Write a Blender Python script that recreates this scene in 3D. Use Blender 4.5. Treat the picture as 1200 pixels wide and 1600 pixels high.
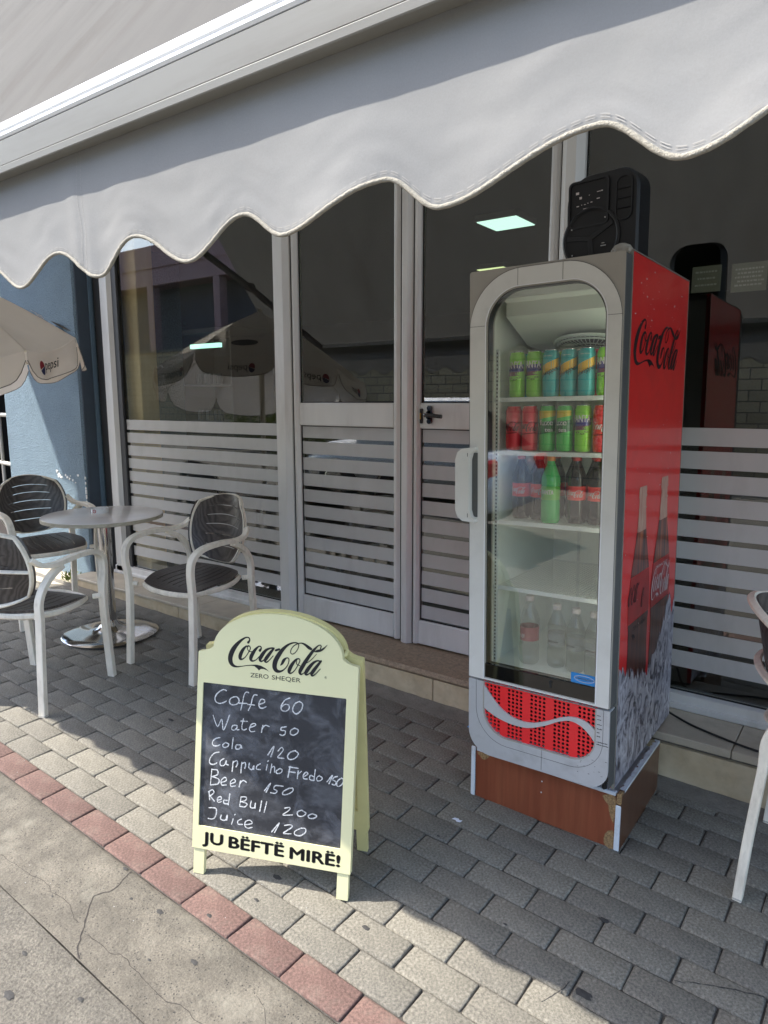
import bpy, math, random
from math import sin, cos, pi, radians
from mathutils import Vector, Matrix
from mathutils.geometry import tessellate_polygon

random.seed(7)
SC = bpy.context.scene
COL = SC.collection
for o in list(bpy.data.objects):
    bpy.data.objects.remove(o, do_unlink=True)

# ------------------------------------------------------------------ camera
cam = bpy.data.objects.new('camera', bpy.data.cameras.new('camera'))
COL.objects.link(cam)
CAMM = Matrix(((0.80663571, -0.0933510835, 0.583630368, 0.0),
               (0.591048281, 0.128857653, -0.79627736, 0.0),
               (-0.000871885, 0.98725948, 0.159116182, 1.5),
               (0, 0, 0, 1)))
cam.matrix_world = CAMM
cam.data.sensor_fit = 'VERTICAL'
cam.data.sensor_height = 36.0
cam.data.lens = 36.0 * 1083.0 / 1600.0
cam.data.clip_start = 0.02
cam.data.clip_end = 400
SC.camera = cam

# ------------------------------------------------------------------ light
LD = Vector((0.72, 0.435, -1.0)).normalized()      # direction the sunlight travels
sun = bpy.data.objects.new('sun', bpy.data.lights.new('sun', 'SUN'))
COL.objects.link(sun)
sun.data.energy = 2.5
sun.data.angle = radians(0.5)
sun.data.color = (1.0, 0.955, 0.88)
sun.rotation_euler = LD.to_track_quat('-Z', 'Y').to_euler()
sun.location = (-7, -5, 10)
W = bpy.data.worlds.new('World')
SC.world = W
W.use_nodes = True
nt = W.node_tree
nt.nodes.clear()
sky = nt.nodes.new('ShaderNodeTexSky')
sky.sky_type = 'NISHITA'
sky.sun_disc = False
sky.sun_elevation = math.asin(-LD.z)
sky.sun_rotation = math.atan2(-LD.x, -LD.y)
sky.air_density = 1.0
sky.dust_density = 1.5
bg = nt.nodes.new('ShaderNodeBackground')
bg.inputs['Strength'].default_value = 0.15
wo = nt.nodes.new('ShaderNodeOutputWorld')
nt.links.new(sky.outputs[0], bg.inputs[0])
nt.links.new(bg.outputs[0], wo.inputs[0])
SC.view_settings.view_transform = 'Standard'
SC.view_settings.look = 'None'
SC.view_settings.exposure = 2.06
SC.view_settings.gamma = 1.0
SC.view_settings.use_curve_mapping = False
SC.cycles.max_bounces = 10
SC.cycles.diffuse_bounces = 4
SC.cycles.glossy_bounces = 4
SC.cycles.transparent_max_bounces = 16

# ------------------------------------------------------------------ materials
def mat(name, base, rough=0.5, metal=0.0, var=0.0, vscale=8.0, bump=0.0, bscale=60.0, coat=0.0,
        speck=0.0, sscale=300.0, rnd=0.0, col2=None, stretch=None, detail=6.0, spec=0.5,
        translucent=0.0, alpha=1.0, dirt=None, dscale=3.0, damt=0.5, bkind='noise', voro=0.0, vcol=(0.03, 0.028, 0.025)):
    m = bpy.data.materials.new(name)
    m.use_nodes = True
    n = m.node_tree.nodes; l = m.node_tree.links
    bs = n['Principled BSDF']
    base = tuple(base) + (1,)
    bs.inputs['Roughness'].default_value = rough
    bs.inputs['Metallic'].default_value = metal
    bs.inputs['Specular IOR Level'].default_value = spec
    if coat:
        bs.inputs['Coat Weight'].default_value = coat
        bs.inputs['Coat Roughness'].default_value = 0.06
    tc = n.new('ShaderNodeTexCoord'); co = tc.outputs['Object']
    if stretch:
        mp = n.new('ShaderNodeMapping'); mp.inputs['Scale'].default_value = stretch
        l.new(co, mp.inputs[0]); co = mp.outputs[0]
    rgb = n.new('ShaderNodeRGB'); rgb.outputs[0].default_value = base
    cur = rgb.outputs[0]
    def mix(fac, a, b, typ='MIX', f=None):
        x = n.new('ShaderNodeMix'); x.data_type = 'RGBA'; x.blend_type = typ
        if f is not None: x.inputs[0].default_value = f
        if fac is not None: l.new(fac, x.inputs[0])
        for s, v in ((6, a), (7, b)):
            if isinstance(v, tuple): x.inputs[s].default_value = v
            else: l.new(v, x.inputs[s])
        return x.outputs[2]
    def noise(sc, det=detail, rg=0.55):
        t = n.new('ShaderNodeTexNoise'); t.inputs['Scale'].default_value = sc
        t.inputs['Detail'].default_value = det; t.inputs['Roughness'].default_value = rg
        l.new(co, t.inputs['Vector']); return t.outputs['Fac']
    def ramp(src, a, b):
        r = n.new('ShaderNodeMapRange'); r.inputs[1].default_value = a; r.inputs[2].default_value = b
        l.new(src, r.inputs[0]); return r.outputs[0]
    if col2 is not None:
        cur = mix(ramp(noise(vscale), 0.35, 0.65), cur, tuple(col2) + (1,))
    if var:
        lo = tuple(c * (1 - var) for c in (1, 1, 1)) + (1,); hi = tuple(c * (1 + var) for c in (1, 1, 1)) + (1,)
        v = mix(ramp(noise(vscale * 1.7), 0.3, 0.7), lo, hi)
        cur = mix(None, cur, v, 'MULTIPLY', 1.0)
    if speck:
        v = mix(ramp(noise(sscale, 2.0, 0.8), 0.25, 0.75), (1 - speck,) * 3 + (1,), (1 + speck,) * 3 + (1,))
        cur = mix(None, cur, v, 'MULTIPLY', 1.0)
    if voro:
        t = n.new('ShaderNodeTexVoronoi'); t.inputs['Scale'].default_value = voro
        l.new(co, t.inputs['Vector'])
        p = noise(voro * 0.21, 2.0)
        a = n.new('ShaderNodeMath'); a.operation = 'MULTIPLY'; l.new(ramp(t.outputs['Distance'], 0.22, 0.14), a.inputs[0])
        l.new(ramp(p, 0.38, 0.46), a.inputs[1])
        cur = mix(a.outputs[0], cur, tuple(vcol) + (1,))
    if dirt is not None:
        d = ramp(noise(dscale, 8.0, 0.65), 0.52, 0.75)
        a = n.new('ShaderNodeMath'); a.operation = 'MULTIPLY'; l.new(d, a.inputs[0]); a.inputs[1].default_value = damt
        cur = mix(a.outputs[0], cur, tuple(dirt) + (1,))
    if rnd:
        oi = n.new('ShaderNodeObjectInfo')
        v = mix(oi.outputs['Random'], (1 - rnd,) * 3 + (1,), (1 + rnd, 1 + rnd, 1 + rnd * 0.8, 1))
        cur = mix(None, cur, v, 'MULTIPLY', 1.0)
    l.new(cur, bs.inputs['Base Color'])
    if bump:
        b = n.new('ShaderNodeBump'); b.inputs['Strength'].default_value = 1.0; b.inputs['Distance'].default_value = bump
        if bkind == 'stucco':
            t = n.new('ShaderNodeTexVoronoi'); t.feature = 'SMOOTH_F1'; t.inputs['Scale'].default_value = bscale
            t.inputs['Randomness'].default_value = 1.0
            nz = n.new('ShaderNodeTexNoise'); nz.inputs['Scale'].default_value = bscale * 0.5; l.new(co, nz.inputs['Vector'])
            va = n.new('ShaderNodeVectorMath'); va.operation = 'ADD'
            sc = n.new('ShaderNodeVectorMath'); sc.operation = 'SCALE'; sc.inputs['Scale'].default_value = 0.03
            l.new(nz.outputs['Color'], sc.inputs[0]); l.new(sc.outputs[0], va.inputs[0]); l.new(co, va.inputs[1])
            l.new(va.outputs[0], t.inputs['Vector'])
            h = n.new('ShaderNodeMath'); h.operation = 'MULTIPLY'
            l.new(t.outputs['Distance'], h.inputs[0]); l.new(noise(bscale * 1.6, 3.0), h.inputs[1])
            l.new(h.outputs[0], b.inputs['Height'])
        else:
            l.new(noise(bscale, 5.0, 0.6), b.inputs['Height'])
        l.new(b.outputs[0], bs.inputs['Normal'])
    out = n['Material Output']
    if translucent:
        tr = n.new('ShaderNodeBsdfTranslucent'); l.new(cur, tr.inputs[0])
        mx = n.new('ShaderNodeMixShader'); mx.inputs[0].default_value = translucent
        l.new(bs.outputs[0], mx.inputs[1]); l.new(tr.outputs[0], mx.inputs[2]); l.new(mx.outputs[0], out.inputs[0])
    if alpha < 1.0:
        bs.inputs['Alpha'].default_value = alpha
    return m

def glass(name, tint=(0.85, 0.88, 0.86), f0=0.085, rough=0.0):
    m = bpy.data.materials.new(name); m.use_nodes = True
    n = m.node_tree.nodes; l = m.node_tree.links
    n.remove(n['Principled BSDF'])
    tr = n.new('ShaderNodeBsdfTransparent'); tr.inputs[0].default_value = tuple(tint) + (1,)
    gl = n.new('ShaderNodeBsdfGlossy'); gl.inputs['Roughness'].default_value = rough
    lw = n.new('ShaderNodeLayerWeight'); lw.inputs[0].default_value = 0.5
    p = n.new('ShaderNodeMath'); p.operation = 'POWER'; l.new(lw.outputs['Facing'], p.inputs[0]); p.inputs[1].default_value = 5.0
    r = n.new('ShaderNodeMapRange'); r.inputs[3].default_value = f0; r.inputs[4].default_value = 1.0
    l.new(p.outputs[0], r.inputs[0])
    mx = n.new('ShaderNodeMixShader'); l.new(r.outputs[0], mx.inputs[0])
    l.new(tr.outputs[0], mx.inputs[1]); l.new(gl.outputs[0], mx.inputs[2])
    l.new(mx.outputs[0], n['Material Output'].inputs[0])
    return m

def emit(name, col, s):
    m = bpy.data.materials.new(name); m.use_nodes = True
    n = m.node_tree.nodes; l = m.node_tree.links
    e = n['Principled BSDF']
    e.inputs['Base Color'].default_value = (0.6, 0.6, 0.6, 1)
    e.inputs['Emission Color'].default_value = tuple(col) + (1,); e.inputs['Emission Strength'].default_value = s
    return m

def wood(name, c1, c2, scale=6.0, stretch=(1, 1, 1), rough=0.4, dist=6.0, bump=0.0, axis='X'):
    m = bpy.data.materials.new(name); m.use_nodes = True
    n = m.node_tree.nodes; l = m.node_tree.links; bs = n['Principled BSDF']
    tc = n.new('ShaderNodeTexCoord'); mp = n.new('ShaderNodeMapping'); mp.inputs['Scale'].default_value = stretch
    l.new(tc.outputs['Object'], mp.inputs[0])
    w = n.new('ShaderNodeTexWave'); w.wave_type = 'BANDS'; w.bands_direction = axis
    w.inputs['Scale'].default_value = scale; w.inputs['Distortion'].default_value = dist
    w.inputs['Detail'].default_value = 3.0; w.inputs['Detail Scale'].default_value = 1.2
    l.new(mp.outputs[0], w.inputs['Vector'])
    nz = n.new('ShaderNodeTexNoise'); nz.inputs['Scale'].default_value = 40; nz.inputs['Detail'].default_value = 5
    l.new(mp.outputs[0], nz.inputs['Vector'])
    a = n.new('ShaderNodeMath'); a.operation = 'MULTIPLY_ADD'; l.new(nz.outputs['Fac'], a.inputs[0]); a.inputs[1].default_value = 0.5
    h = n.new('ShaderNodeMath'); h.operation = 'MULTIPLY'; l.new(w.outputs['Fac'], h.inputs[0]); h.inputs[1].default_value = 0.6
    l.new(h.outputs[0], a.inputs[2])
    x = n.new('ShaderNodeMix'); x.data_type = 'RGBA'; l.new(a.outputs[0], x.inputs[0])
    x.inputs[6].default_value = tuple(c1) + (1,); x.inputs[7].default_value = tuple(c2) + (1,)
    l.new(x.outputs[2], bs.inputs['Base Color']); bs.inputs['Roughness'].default_value = rough
    if bump:
        b = n.new('ShaderNodeBump'); b.inputs['Distance'].default_value = bump
        l.new(a.outputs[0], b.inputs['Height']); l.new(b.outputs[0], bs.inputs['Normal'])
    return m

M = {}
M['paver'] = mat('paver', (0.168, 0.154, 0.126), 0.92, var=0.17, vscale=7, speck=0.55, sscale=130, rnd=0.13,
                 bump=0.0016, bscale=260, dirt=(0.07, 0.066, 0.06), dscale=9, damt=0.5)
M['paver_red'] = mat('paver_red', (0.128, 0.076, 0.063), 0.92, var=0.12, vscale=9, speck=0.50, sscale=130, rnd=0.08,
                     bump=0.0016, bscale=260, dirt=(0.18, 0.145, 0.115), dscale=12, damt=0.55)
M['joint'] = mat('joint_sand', (0.066, 0.059, 0.049), 0.95, var=0.25, vscale=30, speck=0.4, sscale=300, bump=0.003, bscale=180)
M['cement'] = mat('cement', (0.175, 0.158, 0.13), 0.95, var=0.18, vscale=9, speck=0.22, sscale=220, bump=0.006, bscale=45,
                  dirt=(0.10, 0.095, 0.085), dscale=6, damt=0.55)
M['kerb'] = mat('kerb_concrete', (0.112, 0.099, 0.078), 0.9, var=0.30, vscale=6, speck=0.42, sscale=200, bump=0.004, bscale=75,
                voro=85, dirt=(0.19, 0.175, 0.14), dscale=8, damt=0.85)
M['road'] = mat('road_concrete', (0.120, 0.108, 0.088), 0.95, var=0.22, vscale=5, speck=0.5, sscale=130, bump=0.006, bscale=110,
                dirt=(0.075, 0.07, 0.06), dscale=3, damt=0.5)
M['crack'] = mat('crack', (0.035, 0.03, 0.027), 1.0)
M['gum'] = mat('gum', (0.035, 0.033, 0.031), 0.8, var=0.2, vscale=60)
M['stucco'] = mat('blue_stucco', (0.19, 0.265, 0.32), 0.95, var=0.06, vscale=4, speck=0.30, sscale=120, voro=105, vcol=(0.075, 0.105, 0.135), bump=0.022, bscale=120, bkind='stucco')
M['stucco_shade'] = mat('blue_render_shaded', (0.055, 0.075, 0.10), 0.8, var=0.08, vscale=5, bump=0.001, bscale=60)  # blue render with the reveal's shade put into the colour
M['stucco_mid'] = mat('blue_trim', (0.12, 0.19, 0.26), 0.8, var=0.08, vscale=5)
M['white_plaster'] = mat('white_plaster', (0.75, 0.75, 0.73), 0.9, bump=0.002, bscale=90)
M['alu'] = mat('alu', (0.69, 0.69, 0.67), 0.42, metal=0.1, var=0.07, vscale=5, stretch=(1, 1, 0.2), dirt=(0.34, 0.32, 0.29), dscale=5, damt=0.45)
M['film'] = mat('frosted_film', (0.53, 0.53, 0.52), 0.25, var=0.05, vscale=3, spec=0.7, alpha=0.94, dirt=(0.42, 0.41, 0.39), dscale=5, damt=0.6, stretch=(1, 1, .35))
M['rubber'] = mat('rubber', (0.012, 0.012, 0.012), 0.6)
M['glass'] = glass('window_glass', (0.88, 0.90, 0.86), 0.092)
M['fglass'] = glass('cooler_glass', (0.97, 0.985, 0.97), 0.11)
M['carglass'] = glass('car_glass', (0.15, 0.17, 0.18), 0.12)
M['tile'] = mat('sill_tile', (0.50, 0.435, 0.335), 0.55, var=0.10, vscale=5, speck=0.06, rnd=0.05, dirt=(0.20, 0.17, 0.13), dscale=6, damt=0.5)
M['marble'] = mat('marble_cladding', (0.60, 0.50, 0.34), 0.6, col2=(0.47, 0.36, 0.22), var=0.10, vscale=7, detail=10,
                  dirt=(0.20, 0.15, 0.10), dscale=9, damt=0.45, bump=0.0008, bscale=50, rnd=0.03)
M['granite'] = mat('granite', (0.27, 0.20, 0.13), 0.55, var=0.25, vscale=30, speck=0.35, sscale=190, bump=0.0006, bscale=200)
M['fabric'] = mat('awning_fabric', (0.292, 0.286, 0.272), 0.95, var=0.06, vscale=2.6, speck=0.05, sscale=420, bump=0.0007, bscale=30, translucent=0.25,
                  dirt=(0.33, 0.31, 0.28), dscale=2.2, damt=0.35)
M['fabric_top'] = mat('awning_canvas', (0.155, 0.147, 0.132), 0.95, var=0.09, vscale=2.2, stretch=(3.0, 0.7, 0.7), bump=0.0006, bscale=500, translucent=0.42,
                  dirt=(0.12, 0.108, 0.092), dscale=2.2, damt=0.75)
M['piping'] = mat('piping', (0.33, 0.30, 0.24), 0.9, var=0.12, vscale=120, bump=0.003, bscale=420)
M['thread'] = mat('thread', (0.36, 0.34, 0.31), 0.9)
M['white_alu'] = mat('white_coated_alu', (0.84, 0.84, 0.84), 0.3, var=0.03, vscale=2, stretch=(0.4, 1, 1), dirt=(0.5, 0.48, 0.44), dscale=5, damt=0.3)
M['cream_alu'] = mat('cream_coated_alu', (0.235, 0.225, 0.195), 0.45, var=0.05, vscale=4, stretch=(0.3, 1, 3), dirt=(0.16, 0.145, 0.12), dscale=7, damt=0.5)
M['umb'] = mat('umbrella_canvas', (0.86, 0.79, 0.71), 0.95, var=0.04, vscale=3, bump=0.0005, bscale=500, translucent=0.35)
M['umb_edge'] = mat('umbrella_hem', (0.22, 0.19, 0.16), 0.95)
M['chair_alu'] = mat('chair_frame', (0.84, 0.77, 0.64), 0.5, var=0.10, vscale=14, dirt=(0.42, 0.35, 0.26), dscale=30, damt=0.5, metal=0.0, stretch=(1, 1, .35))
M['slat'] = wood('dark_slat_wood', (0.022, 0.018, 0.016), (0.105, 0.088, 0.078), 9.0, (1, 3.0, 1), 0.38, 9.0, 0.0006, 'Y')
M['tabletop'] = mat('tabletop', (0.84, 0.78, 0.73), 0.22, var=0.04, vscale=6, coat=0.3)
M['tableedge'] = mat('table_edge', (0.45, 0.40, 0.30), 0.6, var=0.2, vscale=20, dirt=(0.15, 0.12, 0.08), dscale=30, damt=0.6, stretch=(1, 1, 6))
M['chrome'] = mat('chrome', (0.62, 0.61, 0.60), 0.12, metal=1.0, var=0.08, vscale=6)
M['cream'] = mat('cream_board', (0.74, 0.70, 0.41), 0.5, var=0.02, vscale=5, bump=0.0003, bscale=60)
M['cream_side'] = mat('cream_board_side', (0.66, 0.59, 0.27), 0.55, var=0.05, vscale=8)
M['slate'] = mat('chalk_slate', (0.026, 0.027, 0.031), 0.55, dirt=(0.13, 0.135, 0.145), dscale=6, damt=0.75, var=0.1, vscale=6, stretch=(1, 1, 1.8))
M['ink'] = mat('black_print', (0.010, 0.010, 0.012), 0.45)
M['inkred'] = mat('faded_black_print', (0.03, 0.012, 0.012), 0.5)
M['white_print'] = mat('white_print', (0.62, 0.55, 0.53), 0.5)
M['fr_grey'] = mat('cooler_grey', (0.68, 0.67, 0.62), 0.42, metal=0.05, var=0.035, vscale=4, speck=0.02, dirt=(0.40, 0.385, 0.35), dscale=6, damt=0.3)
M['fr_corner'] = mat('cooler_corner', (0.36, 0.335, 0.29), 0.5, var=0.06, vscale=6)
M['fr_blue'] = mat('cooler_silver', (0.50, 0.505, 0.51), 0.35, metal=0.15, var=0.05, vscale=5, speck=0.02, dirt=(0.22, 0.21, 0.2), dscale=9, damt=0.4)
M['fr_dark'] = mat('cooler_dark_edge', (0.085, 0.087, 0.085), 0.5, var=0.06, vscale=5)
M['fr_red'] = mat('cooler_red_side', (0.72, 0.018, 0.018), 0.28, var=0.07, vscale=3, coat=0.35, dirt=(0.42, 0.02, 0.02), dscale=5, damt=0.5)
M['grille_red'] = mat('grille_red', (0.80, 0.022, 0.028), 0.35, var=0.03, vscale=6)
M['liner'] = mat('liner_white', (0.90, 0.92, 0.84), 0.4, var=0.02, vscale=4)
M['wire'] = mat('white_wire', (0.72, 0.74, 0.70), 0.4)
M['black'] = mat('black_plastic', (0.008, 0.008, 0.009), 0.35, var=0.1, vscale=20)
M['gloss_black'] = mat('black_gloss', (0.006, 0.006, 0.006), 0.06, coat=0.5)
M['speaker'] = mat('speaker_plastic', (0.009, 0.0095, 0.011), 0.42, var=0.12, vscale=20, bump=0.0004, bscale=500)
M['speaker_dk'] = mat('speaker_recess', (0.003, 0.003, 0.0035), 0.45)
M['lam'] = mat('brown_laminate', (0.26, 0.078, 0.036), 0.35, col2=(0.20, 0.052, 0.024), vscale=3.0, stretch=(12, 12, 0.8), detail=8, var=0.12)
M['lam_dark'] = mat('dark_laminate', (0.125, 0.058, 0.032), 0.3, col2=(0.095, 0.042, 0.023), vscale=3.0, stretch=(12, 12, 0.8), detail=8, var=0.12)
M['chip'] = mat('chipboard', (0.30, 0.185, 0.085), 0.95, var=0.45, vscale=120, bump=0.003, bscale=220)
M['edgeband'] = mat('white_edgeband', (0.62, 0.66, 0.70), 0.5, dirt=(0.25, 0.24, 0.22), dscale=14, damt=0.5)
M['pillarwood'] = wood('pale_wood', (0.72, 0.52, 0.28), (0.85, 0.65, 0.38), 4.0, (8, 8, 0.6), 0.5, 3.0, 0, 'X')
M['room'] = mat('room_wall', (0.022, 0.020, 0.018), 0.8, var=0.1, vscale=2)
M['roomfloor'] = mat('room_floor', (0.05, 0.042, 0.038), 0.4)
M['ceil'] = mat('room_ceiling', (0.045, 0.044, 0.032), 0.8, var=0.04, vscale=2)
M['fill_glow'] = emit('cooler_fill', (0.93, 1.0, 0.88), 1.6)  # added glow that brightens the cooler inside
M['grit'] = mat('grit', (0.30, 0.29, 0.27), 0.9)
M['led'] = emit('led_panel', (0.62, 1.0, 0.86), 0.40)
M['led2'] = emit('led_panel_far', (0.85, 1.0, 0.50), 0.33)
M['tube'] = emit('tube_light', (0.45, 1.0, 0.80), 0.5)
M['paper'] = mat('paper', (0.22, 0.225, 0.19), 0.8, var=0.06, vscale=20)
M['brick'] = mat('beige_block', (0.42, 0.34, 0.22), 0.9, var=0.25, vscale=6, rnd=0.1, bump=0.004, bscale=40)
M['pinkwall'] = mat('pink_render', (0.42, 0.27, 0.27), 0.9, var=0.06, vscale=1.5, bump=0.002, bscale=30)
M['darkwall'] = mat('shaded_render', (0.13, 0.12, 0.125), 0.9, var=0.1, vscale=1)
M['leaf'] = mat('leaf', (0.13, 0.16, 0.035), 0.7, var=0.35, vscale=9, rnd=0.1, translucent=0.2)
M['leaf_dark'] = mat('leaf_dark', (0.035, 0.065, 0.03), 0.7, var=0.3, vscale=6)
M['bark'] = mat('bark', (0.10, 0.075, 0.05), 0.95, var=0.2, vscale=20)
M['carwhite'] = mat('car_white', (0.72, 0.73, 0.75), 0.25, coat=1.0)
M['cable'] = mat('cable', (0.012, 0.012, 0.012), 0.5)
M['litter'] = mat('litter', (0.75, 0.78, 0.85), 0.6)
M['blue'] = mat('sticker_blue', (0.02, 0.22, 0.55), 0.4)
M['rail'] = mat('railing', (0.45, 0.42, 0.36), 0.5, var=0.1, vscale=10)
M['brass'] = mat('brass', (0.55, 0.36, 0.10), 0.3, metal=0.8)
M['dark_frame'] = mat('dark_frame', (0.045, 0.047, 0.05), 0.5)
M['seam'] = mat('seam', (0.09, 0.085, 0.08), 0.8)

# ------------------------------------------------------------------ mesh helpers
class MB:
    def __init__(s):
        s.v = []; s.f = []
    def add(s, vs, fs):
        o = len(s.v); s.v += [tuple(v) for v in vs]; s.f += [tuple(i + o for i in f) for f in fs]; return s
    def box(s, x0, x1, y0, y1, z0, z1, c=0.0, mtx=None):
        lo = (min(x0, x1), min(y0, y1), min(z0, z1)); hi = (max(x0, x1), max(y0, y1), max(z0, z1))
        c = min(c, (hi[0] - lo[0]) * .45, (hi[1] - lo[1]) * .45, (hi[2] - lo[2]) * .45)
        if c <= 0:
            vs = [(x, y, z) for z in (lo[2], hi[2]) for y in (lo[1], hi[1]) for x in (lo[0], hi[0])]
            fs = [(0, 2, 3, 1), (4, 5, 7, 6), (0, 1, 5, 4), (2, 6, 7, 3), (0, 4, 6, 2), (1, 3, 7, 5)]
        else:
            vs = []; idx = {}
            for i in (0, 1):
                for j in (0, 1):
                    for k in (0, 1):
                        p = [hi[a] if b else lo[a] for a, b in enumerate((i, j, k))]
                        q = [p[a] - c if b else p[a] + c for a, b in enumerate((i, j, k))]
                        for a in range(3):
                            r = list(q); r[a] = p[a]; idx[(i, j, k, a)] = len(vs); vs.append(tuple(r))
            fs = []
            for a in range(3):
                b, d = (a + 1) % 3, (a + 2) % 3
                for e in (0, 1):
                    def key(u, w, a=a, b=b, d=d, e=e):
                        t = [0, 0, 0]; t[a] = e; t[b] = u; t[d] = w; return tuple(t)
                    f = [idx[key(u, w) + (a,)] for u, w in ((0, 0), (1, 0), (1, 1), (0, 1))]
                    fs.append(tuple(f if e else f[::-1]))
                for u in (0, 1):
                    for w in (0, 1):
                        t0 = [0, 0, 0]; t0[b] = u; t0[d] = w; t1 = list(t0); t1[a] = 1
                        f = (idx[tuple(t0) + (b,)], idx[tuple(t1) + (b,)], idx[tuple(t1) + (d,)], idx[tuple(t0) + (d,)])
                        fs.append(f if (u != w) else f[::-1])
            for i in (0, 1):
                for j in (0, 1):
                    for k in (0, 1):
                        f = tuple(idx[(i, j, k, a)] for a in range(3)); fs.append(f if (i + j + k) % 2 else f[::-1])
        if mtx: vs = [tuple(mtx @ Vector(v)) for v in vs]
        return s.add(vs, fs)
    def sweep(s, pts, w, t, ref=(0, 0, 1), taper=None, closed=False, r=0.3):
        """rounded-rectangle bar along pts; w across ref x tangent, t along ref"""
        pts = [Vector(p) for p in pts]; n = len(pts); ref = Vector(ref)
        c = r * min(w, t)
        sec = [(-w/2+c, -t/2), (w/2-c, -t/2), (w/2, -t/2+c), (w/2, t/2-c), (w/2-c, t/2), (-w/2+c, t/2), (-w/2, t/2-c), (-w/2, -t/2+c)]
        vs = []
        for i, p in enumerate(pts):
            a = pts[(i - 1) % n] if (closed or i > 0) else p; b = pts[(i + 1) % n] if (closed or i < n - 1) else p
            tg = (b - a).normalized(); sd = tg.cross(ref)
            if sd.length < 1e-4: sd = tg.cross(Vector((0.01, 1, 0)))
            sd.normalize(); up = sd.cross(tg).normalized(); k = taper[i] if taper else 1.0
            vs += [p + sd * (x * k) + up * (y * k) for x, y in sec]
        fs = []
        for i in range(n if closed else n - 1):
            j = (i + 1) % n
            for q in range(8): fs.append((i*8+q, i*8+(q+1) % 8, j*8+(q+1) % 8, j*8+q))
        if not closed: fs += [tuple(range(7, -1, -1)), tuple((n-1)*8+q for q in range(8))]
        return s.add(vs, fs)
    def tube(s, pts, r, n=8, closed=False, cap=True):
        pts = [Vector(p) for p in pts]; m = len(pts); vs = []; prev = None
        for i, p in enumerate(pts):
            a = pts[(i - 1) % m] if (closed or i > 0) else p; b = pts[(i + 1) % m] if (closed or i < m - 1) else p
            tg = (b - a).normalized()
            if prev is None:
                prev = tg.orthogonal().normalized()
            nx = (prev - tg * prev.dot(tg)); nx = nx.normalized() if nx.length > 1e-5 else tg.orthogonal().normalized()
            prev = nx; ny = tg.cross(nx); rr = r[i] if isinstance(r, (list, tuple)) else r
            vs += [p + nx * (rr * cos(2*pi*q/n)) + ny * (rr * sin(2*pi*q/n)) for q in range(n)]
        fs = []
        for i in range(m if closed else m - 1):
            j = (i + 1) % m
            for q in range(n): fs.append((i*n+q, i*n+(q+1) % n, j*n+(q+1) % n, j*n+q))
        if not closed and cap: fs += [tuple(range(n-1, -1, -1)), tuple((m-1)*n+q for q in range(n))]
        return s.add(vs, fs)
    def lathe(s, prof, n=24, c=(0, 0, 0), axis='Z', cap=True):
        vs = []; cx, cy, cz = c
        for r, z in prof:
            for q in range(n):
                a = 2*pi*q/n
                if axis == 'Z': vs.append((cx + r*cos(a), cy + r*sin(a), cz + z))
                elif axis == 'Y': vs.append((cx + r*cos(a), cy + z, cz - r*sin(a)))
                else: vs.append((cx + z, cy + r*cos(a), cz + r*sin(a)))
        fs = []
        for i in range(len(prof) - 1):
            for q in range(n): fs.append((i*n+q, i*n+(q+1) % n, (i+1)*n+(q+1) % n, (i+1)*n+q))
        if cap: fs += [tuple(range(n-1, -1, -1)), tuple((len(prof)-1)*n+q for q in range(n))]
        return s.add(vs, fs)
    def plate(s, loops, mp, thick):
        """flat plate with holes: loops of 2D points, mp(x,y)->Vector, thick = Vector"""
        tris = tessellate_polygon([[Vector((x, y, 0)) for x, y in lp] for lp in loops])
        flat = [p for lp in loops for p in lp]; N = len(flat); th = Vector(thick)
        vs = [mp(x, y) for x, y in flat]; vs2 = [v + th for v in vs]
        fs = [tuple(t) for t in tris] + [tuple(N + i for i in t[::-1]) for t in tris]
        o = 0
        for lp in loops:
            n = len(lp)
            for i in range(n): fs.append((o+i, o+(i+1) % n, N+o+(i+1) % n, N+o+i))
            o += n
        return s.add([tuple(v) for v in vs + vs2], fs)
    def build(s, name, m, parent=None, smooth=False, loc=None, fix=False, auto=None):
        me = bpy.data.meshes.new(name); me.from_pydata(s.v, [], s.f)
        if fix or True:
            import bmesh
            bm = bmesh.new(); bm.from_mesh(me); bmesh.ops.recalc_face_normals(bm, faces=bm.faces); bm.to_mesh(me); bm.free()
        if smooth:
            for p in me.polygons: p.use_smooth = True
            if smooth != 'all':
                me.set_sharp_from_angle(angle=radians(38 if smooth is True else smooth))
        me.materials.append(m); me.update()
        o = bpy.data.objects.new(name, me); COL.objects.link(o)
        if parent is not None: o.parent = parent
        if loc is not None: o.location = loc
        return o

def tag(o, label=None, cat=None, group=None, kind=None):
    if label: o['label'] = label
    if cat: o['category'] = cat
    if group: o['group'] = group
    if kind: o['kind'] = kind
    return o
def empty(name, loc=(0, 0, 0), rot=(0, 0, 0)):
    o = bpy.data.objects.new(name, None); COL.objects.link(o); o.location = loc; o.rotation_euler = rot
    o.empty_display_size = 0.1
    return o
def dup(o, parent=None, keep=True):
    c = o.copy(); COL.objects.link(c)
    if parent is not None: c.parent = parent
    for ch in list(o.children): dup(ch, c)
    return c
def cr(pts, n=6, closed=False):
    """Catmull-Rom through points (any dimension)"""
    out = []; m = len(pts)
    for i in range(m if closed else m - 1):
        if closed: p = [pts[(i + k) % m] for k in (-1, 0, 1, 2)]
        else: p = [pts[max(0, i-1)], pts[i], pts[i+1], pts[min(m-1, i+2)]]
        for q in range(n):
            t = q / n
            out.append(tuple(0.5*((2*b) + (c-a)*t + (2*a-5*b+4*c-d)*t*t + (3*b-a-3*c+d)*t**3) for a, b, c, d in zip(*p)))
    if not closed: out.append(tuple(pts[-1]))
    return out
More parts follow.
